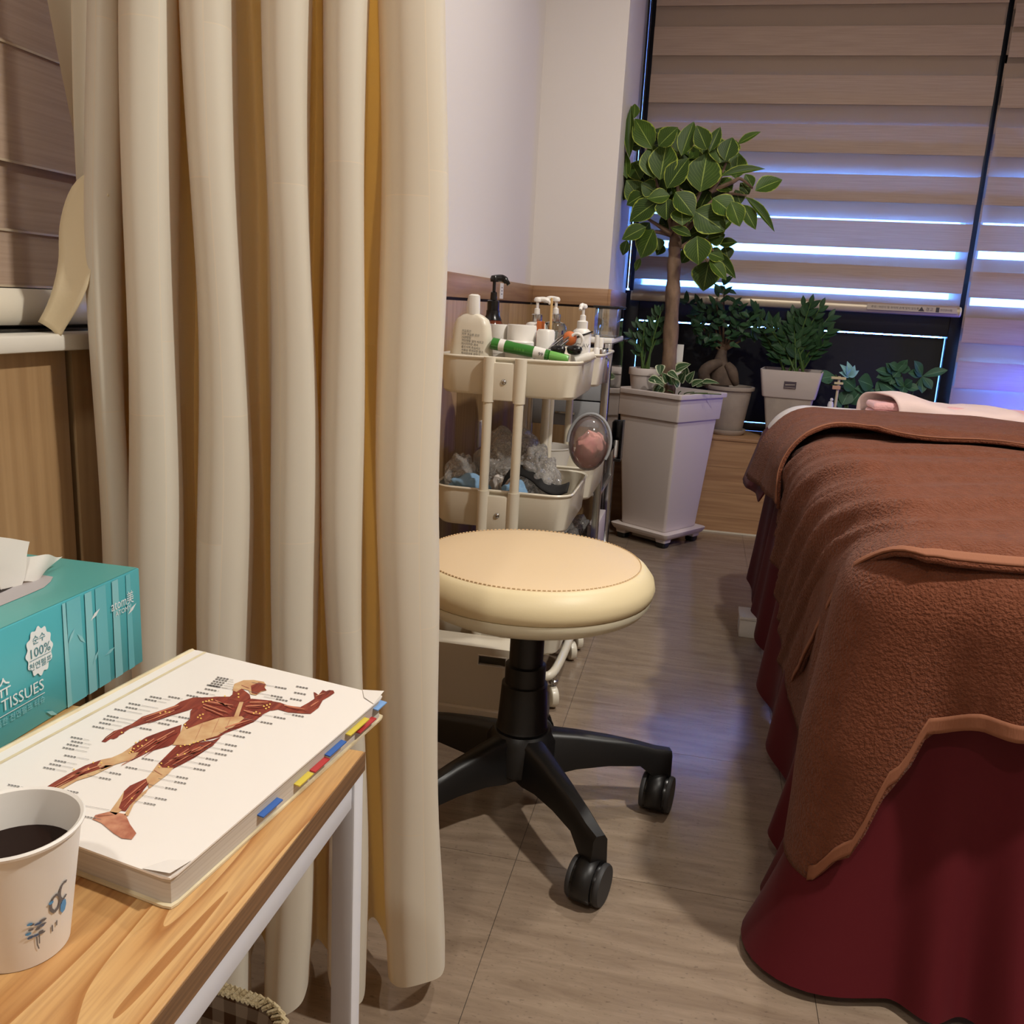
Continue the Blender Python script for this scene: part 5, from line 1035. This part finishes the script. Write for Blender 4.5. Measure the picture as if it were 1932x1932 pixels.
for i, (x, y, s) in enumerate(cl):
    if i % 2 == 0: tube('branch', spline([K4(800, 510), K4(800 + (x - 800) * .5, 500 + (y - 500) * .4), K4(x, y)], 4), [.007, .006, .006, .005, .005, .004, .003, .003, .003], M['twig'], fg, 5)
    for k in range(8 if s > 40 else 5):
        a = rr.random() * 2 * PI; q = K4(x + s * (rr.random() - .5) * 1.5, y + s * (rr.random() - .5) * 1.5, 3.90 + .08 * (rr.random() - .5)); l = .036 + .016 * rr.random()
        put_leaf(LD, q, q + Vector((l * math.cos(a), -.012, l * math.sin(a) * .8 + .01)), .022, (.5 * (rr.random() - .5), -1, .9), fg)
# white label card behind the trunk
q = atY(1281, 675, 3.86); tag(box('white_marker', q.x - .016, q.x + .016, 3.855, 3.862, ZL, q.z + .055, M['white_m'], None, bev=.001), 'white upright card partly behind the rubber tree trunk', 'card')
# square double pot
c = atY(1490, 745, 3.94); c = Vector((c.x, 3.94, ZL)); ztop = atY(1490, 697, 3.94).z; zmid = atY(1490, 748, 3.94).z
MS = Matrix.Translation((c.x, c.y, 0)) @ Matrix.Rotation(-.14, 4, 'Z')
sq = thing('square_planter', 'square grey two-tier plastic planter with a small label on the ledge', 'plant pot', c)
loft('saucer', [(.16, .16, .012, ZL), (.176, .176, .014, ZL + .008), (.18, .18, .014, ZL + .02), (.166, .166, .012, ZL + .02)], M['pot'], sq, MS)
loft('pot_foot', [(.15, .15, .012, ZL + .0205), (.196, .196, .012, zmid + .002)], M['pot2'], sq, MS)
loft('pot_top', [(.205, .205, .012, zmid), (.212, .212, .012, zmid + .004), (.245, .245, .012, ztop - .002), (.246, .246, .012, ztop), (.235, .235, .01, ztop), (.228, .228, .01, ztop - .02), (.05, .05, .01, ztop - .02)], M['pot'], sq, MS)
loft('soil', [(.226, .226, .01, ztop - .0195), (.15, .15, .01, ztop - .012)], M['soil'], sq, MS)
zl = zmid + .055
poly('pot_label', [[MS @ Vector((x, -.1175, z)) for x, z in ((-.022, zl - .014), (.026, zl - .014), (.026, zl + .014), (-.022, zl + .014))]], mat('label_dark', (72, 60, 70), .5), sq)
poly('label_frame', [[MS @ Vector((x, -.1185, z)) for x, z in ((-.019, zl - .011), (.023, zl - .011), (.023, zl - .0095), (-.019, zl - .0095))], [MS @ Vector((x, -.1185, z)) for x, z in ((-.017, zl - .002), (.021, zl + .001), (.021, zl + .004), (-.017, zl + .002))]], M['pot2'], sq)
zp2 = thing('glossy_stem_plant', 'upright plant with glossy feathered leaf stems in the square grey planter', 'plant', (c.x, c.y, ztop))
rr = random.Random(3)
K5 = lambda x, y, yy=3.92: atY(1400 + x / 3.632, 520 + y / 3.632, yy)
for (x, y) in ((60, 240), (110, 230), (200, 280), (270, 330), (350, 220), (420, 160), (470, 150), (540, 170), (600, 240), (590, 340), (330, 260), (250, 420), (160, 400), (500, 260), (430, 300), (560, 430)):
    zz_stem(zp2, Vector((c.x + .10 * (rr.random() - .5), c.y + .06 * (rr.random() - .5), ztop - .012)), K5(x, y + 40, 3.90 + .05 * rr.random()), 8, .055, .026, LD, rr)
# plants right of it
K6 = lambda x, y, yy=3.95: atY(1400 + x / 3.632, 520 + y / 3.632, yy)
an = thing('broad_leaf_plant', 'broad-leaved plant with one pale blue-lit flower beside the little signpost', 'plant', K6(740, 880).xy.to_3d() + Vector((0, 0, .41)))
cpx = K6(735, 830); lathe('plant_pot', [(0, 0), (.045, 0), (.06, .10), (.063, .105), (.055, .105), (.052, .09), (0, .09)], M['pot2'], an, 26, (cpx.x, 3.95, ZL))
for (bx0, by0, tx_, ty_, wd) in ((640, 690, 530, 700, 60), (740, 880, 815, 790, 100), (690, 870, 640, 850, 70), (780, 780, 700, 700, 80), (900, 760, 810, 710, 80), (910, 790, 785, 765, 45), (930, 720, 1075, 800, 80), (1000, 760, 920, 780, 60), (740, 780, 690, 880, 60)): put_leaf(LB, K6(bx0, by0), K6(tx_, ty_, 3.92), wd * .0011, (.2, -1, .7), an)
for (x, y) in ((640, 680), (760, 680), (790, 790), (910, 780), (560, 735)): tube('stem', spline([Vector((cpx.x, 3.95, ZL + .09)), K6(720, 800), K6(x, y)], 4), .0028, M['stem'], an, 5)
FM = leaf_mesh('petal_shape', M['flower'], .5, .35, (.3, .7, .95, 1, .9, .7, .4, .05))
fcn = K6(735, 690, 3.93)
for (x, y, wd) in ((690, 610, .030), (735, 596, .032), (775, 625, .030), (795, 655, .026), (680, 660, .028), (745, 665, .03)): put_leaf(FM, fcn, K6(x, y, 3.915), wd, (.2, -1, .3), an, 'petal')
pa = thing('pachira_plant', 'money-tree seedling with palmate leaves at the right end of the ledge', 'plant', (K6(1150, 850).x, 3.95, ZL))
qx = K6(1130, 850); lathe('plant_pot', [(0, 0), (.05, 0), (.066, .11), (.069, .115), (.06, .115), (.057, .10), (0, .10)], M['pot2'], pa, 26, (qx.x, 3.95, ZL))
for (hx, hy, lst) in ((1040, 680, ((1130, 580), (930, 640), (960, 710), (1020, 740), (1000, 600), (930, 690))), (1235, 690, ((1195, 585), (1405, 640), (1305, 770), (1150, 660), (1240, 800), (1190, 640))), (1110, 760, ((1040, 740), (1100, 800), (1210, 770), (1160, 720), (1060, 700))), (1080, 650, ((1120, 590), (1150, 640), (1020, 600), (1040, 690)))):
    tube('stem', spline([Vector((qx.x, 3.95, ZL + .1)), K6((1130 + hx) / 2, (hy + 850) / 2), K6(hx, hy)], 4), .003, M['stem'], pa, 5)
    for (x, y) in lst: put_leaf(LB, K6(hx, hy, 3.95), K6(x, y, 3.92), .040, (.1, -1, .6), pa)
# little wooden signpost
sgn = thing('toy_signpost', 'little pale wooden signpost with arrow boards standing among the plants', 'signpost', (K6(650, 880).x, 3.90, ZL))
q0, q1 = K6(645, 850, 3.90), K6(668, 690, 3.90); tube('post', [Vector((q0.x - .004, 3.90, ZL)), q0, q1], .0055, M['signwood'], sgn, 8)
for (xa, ya, xb, yb, m) in ((612, 690, 712, 715, 'signwood'), (632, 728, 692, 748, 'signwood'), (620, 752, 672, 782, 'signpink')):
    a, b = K6(xa, ya, 3.893), K6(xb, yb, 3.893); bm = bmesh.new(); bx(bm, a.x, b.x, 3.888, 3.893, b.z, a.z, .001); finish('arrow_board', bm, M[m], sgn)
tg = thing('white_figurine', 'tiny white figurine at the foot of the toy signpost', 'figurine', (K6(610, 880).x, 3.88, ZL))
q = K6(608, 868, 3.88); lathe('body', [(0, 0), (.010, 0), (.012, q.z - ZL - .01), (.009, q.z - ZL + .002), (0, q.z - ZL + .006)], M['white_m'], tg, 14, (q.x, 3.88, ZL)); lathe('head', [(0, 0), (.006, .003), (.007, .008), (.004, .013), (0, .014)], M['white_m'], tg, 12, (q.x + .002, 3.88, q.z + .004))

# ------------------------------------------------------------------ treatment bed
BX, BY0, BY1, BT = .335, 1.225, 2.96, .612
BX1 = 1.0
bed = thing('treatment_bed', 'massage treatment bed in a maroon skirted cover filling the right side', 'bed', (.63, 2.0, 0))
box('mattress', BX, BX1, BY0 + .01, BY1, .48, BT - .016, M['maroon'], bed, bev=.04, seg=3)
box('bed_frame', BX + .03, BX1 - .03, BY0 + .06, BY1 - .04, .42, .48, M['black'], bed)
for x in (BX + .06, BX1 - .09):
    for y in (BY0 + .12, BY1 - .12): box('leg', x, x + .05, y, y + .05, 0, .42, M['black'], bed)
class Rim:
    """rounded left and near edge of the bed: t runs from the far left corner to the near right corner"""
    def __init__(s, x0, y0, x1, y1, R): s.x0, s.y0, s.x1, s.y1, s.R = x0, y0, x1, y1, R; s.a = y1 - y0 - R; s.b = R * PI / 2; s.c = x1 - x0 - R; s.L = s.a + s.b + s.c
    def at(s, t):
        if t <= s.a: return Vector((s.x0, s.y1 - t, 0)), Vector((-1, 0, 0))
        if t <= s.a + s.b: an = PI + (t - s.a) / s.R; n = Vector((math.cos(an), math.sin(an), 0)); return Vector((s.x0 + s.R, s.y0 + s.R, 0)) + n * s.R, n
        return Vector((s.x0 + s.R + t - s.a - s.b, s.y0, 0)), Vector((0, -1, 0))
def ip(x, tab):
    if x <= tab[0][0]: return tab[0][1]
    for (a, va), (b, vb_) in zip(tab, tab[1:]):
        if x <= b: k = (x - a) / (b - a); k = k * k * (3 - 2 * k); return va + (vb_ - va) * k
    return tab[-1][1]
# skirt: gathered cloth round the bed, flaring at the near corner
RS = Rim(.262, 1.185, 1.25, BY1, .06)
def skirt(u, v):
    t = u * RS.L; e, n = RS.at(t); k = 1 - v
    near = ip(t, [(0, 0), (RS.a - .30, 0), (RS.a + .02, 1), (RS.a + .3, .85), (RS.L, .6)])
    side = .016 * math.sin(t * 17 + .8 * math.sin(t * 5)) + .010 * math.sin(t * 37 + 1)
    front = .020 * math.sin(t * 58 + 1.0 + .7 * math.sin(t * 13)) + .020 * math.sin(t * 25 + 2.6)
    out = .034 * k + side * (1 - near) * k ** .6 + front * near * k ** 1.5 + near * .068 * k ** 2.4
    z = .040 + .50 * v + (.022 * math.sin(t * 17 + 1) * max(0, 1 - v * 4)) * (1 - near) - near * .025 * k
    return e + n * out + Vector((0, 0, max(.010, z)))
surf('skirt', skirt, 420, 24, M['maroon'], bed)
def edge_pos(rim, zt, er, flare, t, d, w):
    """point of a cloth at distance d outside the rim: rounds over the edge and hangs down"""
    e, n = rim.at(t); arcl = er * PI / 2
    if d < 0: off, dz, nn = d, 0, Vector((0, 0, 1))
    elif d < arcl: an = d / er; off, dz = er * math.sin(an), -er * (1 - math.cos(an)); nn = n * math.sin(an) + Vector((0, 0, math.cos(an)))
    else: h = d - arcl; off, dz, nn = er + flare * h, -er - h, n
    return e + n * off + Vector((0, 0, zt + dz)) + nn * w
def drape(name, rim, zt, er, hem, m, parent, disp, tmin=0, tmax=None, nt=200, nh=26, thick=.006, flare=0.0, gx=60, gy=90, shear=None, shear0=None):
    """one cloth: flat top inside the rim, rounded edge (er), side hanging to hem(t)"""
    tmax = tmax or rim.L; bm = bmesh.new(); R = rim.R; cols = []
    for i in range(nt + 1):
        t0 = tmin + (tmax - tmin) * i / nt; row = []; tot = R + max(.001, hem(t0))
        for j in range(nh + 1):
            d = -R + tot * j / nh; f = i / nt
            t = t0 + (f * shear(d) if shear else 0) + ((1 - f) * shear0(d) if shear0 else 0)
            row.append(bm.verts.new(edge_pos(rim, zt, er, flare, t, d, disp(t, d))))
        cols.append(row)
    for a, b in zip(cols, cols[1:]):
        for j in range(nh): bm.faces.new((a[j], b[j], b[j + 1], a[j + 1]))
    x0 = rim.x0 + R; g = []; ys = [rim.y1 - t for t in (tmin + (tmax - tmin) * i / nt for i in range(nt + 1)) if t < rim.a - 1e-6]     # same rows as the strip, so that the two weld
    if tmax >= rim.a: ys.append(rim.y0 + R)
    gy = len(ys) - 1
    for i in range(gx + 1):
        x = x0 + (rim.x1 - x0) * i / gx; col = []
        for y in ys: col.append(bm.verts.new((x, y, zt + disp(rim.y1 - y, -R - (x - x0)))))
        g.append(col)
    for i in range(gx):
        for j in range(gy): bm.faces.new((g[i][j], g[i + 1][j], g[i + 1][j + 1], g[i][j + 1]))
    bmesh.ops.remove_doubles(bm, verts=bm.verts[:], dist=2e-4)
    o = finish(name, bm, m, parent, True, 180)
    if thick: s = o.modifiers.new('thickness', 'SOLIDIFY'); s.thickness = thick; s.offset = 1
    return o
def rip(t, d, seed, amp):
    q = Vector((t * 5 + seed, d * 2.2, 0)); return amp * (noise.noise(q) + .5 * noise.noise(q * 2.3))
# maroon cover flap and white sheet
RC = Rim(.332, BY0, 1.2, BY1, .08)
drape('cover', RC, BT - .010, .09, lambda t: ip(t, [(0, .27), (.45, .25), (.62, .13), (9, .11)]), M['maroon'], bed, lambda t, d: rip(t, max(d, 0), 3, .005) + max(0, d - .08) * .30 + .020 * max(0, min(1, (.30 - t) / .10)) * (d > -.02), tmax=1.3, nt=90, thick=.003, gx=6, gy=8)
RW = Rim(.334, BY0, 1.19, BY1 - .012, .08)
sh = drape('white_sheet', RW, BT - .003, .09, lambda t: ip(t, [(0, .12), (.10, .13), (.24, .20), (.36, .245), (.50, .25), (.60, .14), (9, .1)]), M['sheet'], None, lambda t, d: rip(t, d, 8, .004) + .028 * max(0, min(1, (.30 - t) / .10)), tmax=1.2, nt=90, thick=.002, gx=16, gy=30)
tag(sh, 'white bed sheet showing at the far left corner under the brown towels', 'sheet')
def ridges(lst, fac):
    def f(t, d):
        s = 0; dd = max(0, d); ins_ = 1 - math.exp(-max(0, -d) / .22)
        for i, (t0, amp, wd, k, bow) in enumerate(lst):
            c = t0 - k * max(0, dd - .02) - bow * ins_ + .02 * noise.noise(Vector((d * 5 + i * .31, i * 3.77, 1.4)))
            a = amp * 1.5 * max(.1, .75 + 1.0 * noise.noise(Vector((d * 3.1 + i * .43, i * 5.37, 7.41))))
            x = (t - c) / wd
            if abs(x) < 4: s += a * math.exp(-abs(x) ** 1.5)
        return s + fac * rip(t, d, 1, .004) + (.0016 * noise.noise(Vector((t * 34, d * 9, 0))))
    return f
# lower towel: hangs over the near end and the near left corner
ERT = .085
RT = Rim(.318, BY0, 1.3, BY1, .07); a_, b_ = RT.a, RT.b
base_r = ridges([(a_ - .10, .010, .03, .6, 0), (a_ - .02, .008, .03, .3, 0), (a_ + b_ + .22, .006, .05, -.25, 0), (a_ + b_ + .42, .008, .06, -.1, 0)], 1)
def dl(t, d):
    w = base_r(t, d)
    if d > 0:
        k = min(1, d / .32)
        w += k * (.066 * math.exp(-((t - (a_ + b_ * .36)) / .040) ** 2) - .022 * math.exp(-((t - (a_ + b_ * .80)) / .018) ** 2) + .024 * math.exp(-((t - (a_ + b_ * 1.0 + .06 - .04 * k)) / .026) ** 2)) + .006 * math.sin(t * 21) * k
    return w + .004
hl = lambda t: ip(t, [(a_ - .5, .40), (a_ - .25, .475), (a_ - .06, .50), (a_ + b_ * .42, .515), (a_ + b_ * .54, .46), (a_ + b_ * .66, .34), (a_ + b_ * .76, .27), (a_ + b_ * 1.0, .25), (a_ + b_ + .2, .255), (9, .262)])
lowt = drape('brown_towel', RT, BT + .002, ERT, hl, M['brown'], None, dl, tmin=a_ - .34, nt=330, nh=46, thick=.006, gx=44, gy=14)
tag(lowt, 'brown terry towel hanging over the near end and corner of the bed', 'towel')
def hemstrip(rim, zt, er, hem, disp, tr_, wd, parent, off=.0075, n=180):
    def f(u, v):
        t = tr_[0] + u * (tr_[1] - tr_[0]); d = hem(t) - wd * v; return edge_pos(rim, zt, er, 0, t, d, disp(t, d) + off)
    return surf('hem_band', f, n, 4, M['trim'], parent, thick=.0025)
hemstrip(RT, BT + .002, ERT, hl, dl, (a_ + b_ * .42, RT.L), .022, lowt, n=320)
# upper towel: covers the bed top, its near hem lies across and slants back down the side
ERU = .088
RU = Rim(.326, .9, 1.28, BY1, .10)
TE = BY1 - 1.165
ul = [(.62, .006, .02, 1.0, .10), (.74, .009, .02, 1.1, .12), (.84, .008, .014, 1.15, .15), (.93, .012, .028, 1.2, .17), (1.02, .008, .013, 1.2, .18), (1.10, .012, .024, 1.2, .20), (1.18, .008, .013, 1.25, .20), (1.27, .018, .035, 1.25, .22), (1.36, .008, .013, 1.25, .22), (1.45, .016, .030, 1.3, .22), (1.53, .008, .013, 1.3, .2), (1.60, .013, .026, 1.3, .16), (1.68, .008, .014, 1.25, .12)]
du0 = ridges(ul, 1)
def du(t, d):
    w = du0(t, d) + .012; y = RU.y1 - t; q = BY0 - y
    if q > 0: w -= ERT * (1 - math.cos(min(1.4, q / ERT))) * max(0, 1 - max(0, d) / .1)
    return w
hu = lambda t: ip(t, [(.20, .20), (.50, .19), (.75, .20), (.90, .27), (1.15, .32), (1.36, .40), (1.6, .47), (9, .50)])
shu = lambda d: -1.15 * max(0, d - .03)
upt = drape('brown_towel', RU, BT + .006, ERU, hu, M['brown'], None, du, tmin=.30, tmax=TE, nt=260, nh=40, thick=.006, gx=90, gy=190, shear=shu)
tag(upt, 'brown terry towel spread over the bed top with a hem line across', 'towel')
def crossband(rim, zt, er, disp, t0, shear, wd, smin, smax, parent, off=.0085, n=150):
    def f(u, v):
        d = smin + u * (smax - smin); t = t0 + shear(d) - wd * v
        if d < 0: return Vector((rim.x0 - d, rim.y1 - t, zt + disp(t, d) + off))
        return edge_pos(rim, zt, er, 0, t, d, disp(t, d) + off)
    return surf('hem_band', f, n, 4, M['trim'], parent, thick=.003)
crossband(RU, BT + .006, ERU, du, TE - .001, shu, .013, -.95, .42, upt)
# far edge of the upper towel folded back over itself
RF_ = Rim(.330, .9, 1.27, BY1, .10)
TF = .80
def df(t, d):
    k = max(0, min(1, (t - .20) / .06)); lift = .022 * math.exp(-((t - TF) / .10) ** 2) * math.exp(-((d + .03) / .12) ** 2)
    return du(t, min(d, .05)) + .010 + max(0, d - .09) * .30 * max(0, 1 - (t - .27) / .5) + .012 * math.sin(PI * min(1, max(0, (t - .22) / .25))) + lift + .007 * noise.noise(Vector((t * 9, d * 4, 5))) + .004 * noise.noise(Vector((t * 22, d * 6, 9)))
hf = lambda t: ip(t, [(.2, .235), (.5, .225), (.8, .21)])
shf = lambda d: .06 * noise.noise(Vector((d * 4, 2.3, 2.3))) * max(0, min(1, (d + .09) / .06))
fold = drape('folded_edge', RF_, BT + .010, .092, hf, M['brown'], upt, df, tmin=.275, tmax=TF, nt=60, nh=24, thick=.007, gx=60, gy=40, shear=shf)
crossband(RF_, BT + .010, .092, df, TF - .001, shf, .012, -.95, .20, upt, .0085)
# pink folded towels under a pale cloth at the head of the bed
ZP = BT + .020
pk = thing('pink_towel', 'pink folded towel under the pale cloth at the head of the bed', 'towel', (.66, 2.84, ZP))
for k, z0 in enumerate((ZP, ZP + .022)):
    bm = bmesh.new(); bx(bm, .497, .93, 2.765, 2.90, z0, z0 + .022, .010, 3)
    bmesh.ops.subdivide_edges(bm, edges=[e for e in bm.edges if e.calc_length() > .05], cuts=14, use_grid_fill=True)
    for v in bm.verts: v.co += Vector((0, .006 * noise.noise(v.co * 12), .004 * noise.noise(v.co * 14)))
    finish('towel_layer', bm, M['pink'], pk, True, 70)
def pw(u, v):
    s = v * PI; near = .5 + .5 * math.cos(s)
    x = .478 + .085 * near + (.455 - .085 * near) * u; hgt = .055 + .012 * math.sin(u * 6.3 + 1.1) + .004 * math.sin(u * 13); hgt *= 1 - max(0, (u - .72) / .28) ** 2 * .75
    y = 2.835 - .10 * math.cos(s) - .03 * near * u; z = ZP + .002 + hgt * math.sin(s) ** .5 + .005 * noise.noise(Vector((u * 8, v * 5, 2)))
    return Vector((x, y, z))
tag(surf('pale_cloth', pw, 44, 22, M['pinkwhite'], None, thick=.004), 'pale pinkish white cloth folded over the pink towel at the bed head', 'cloth')
# small white box on the floor by the bed
q = atZ(1424, 1205, 0); wbx = thing('small_white_box', 'small white box on the floor half hidden by the bed skirt', 'box', (.195, q.y, 0))
yb0 = q.y; box('box_body', .178, .25, yb0, yb0 + .09, 0, .052, M['white_m'], wbx); box('box_lid', .175, .252, yb0 - .003, yb0 + .093, .052, .062, M['white'], wbx)
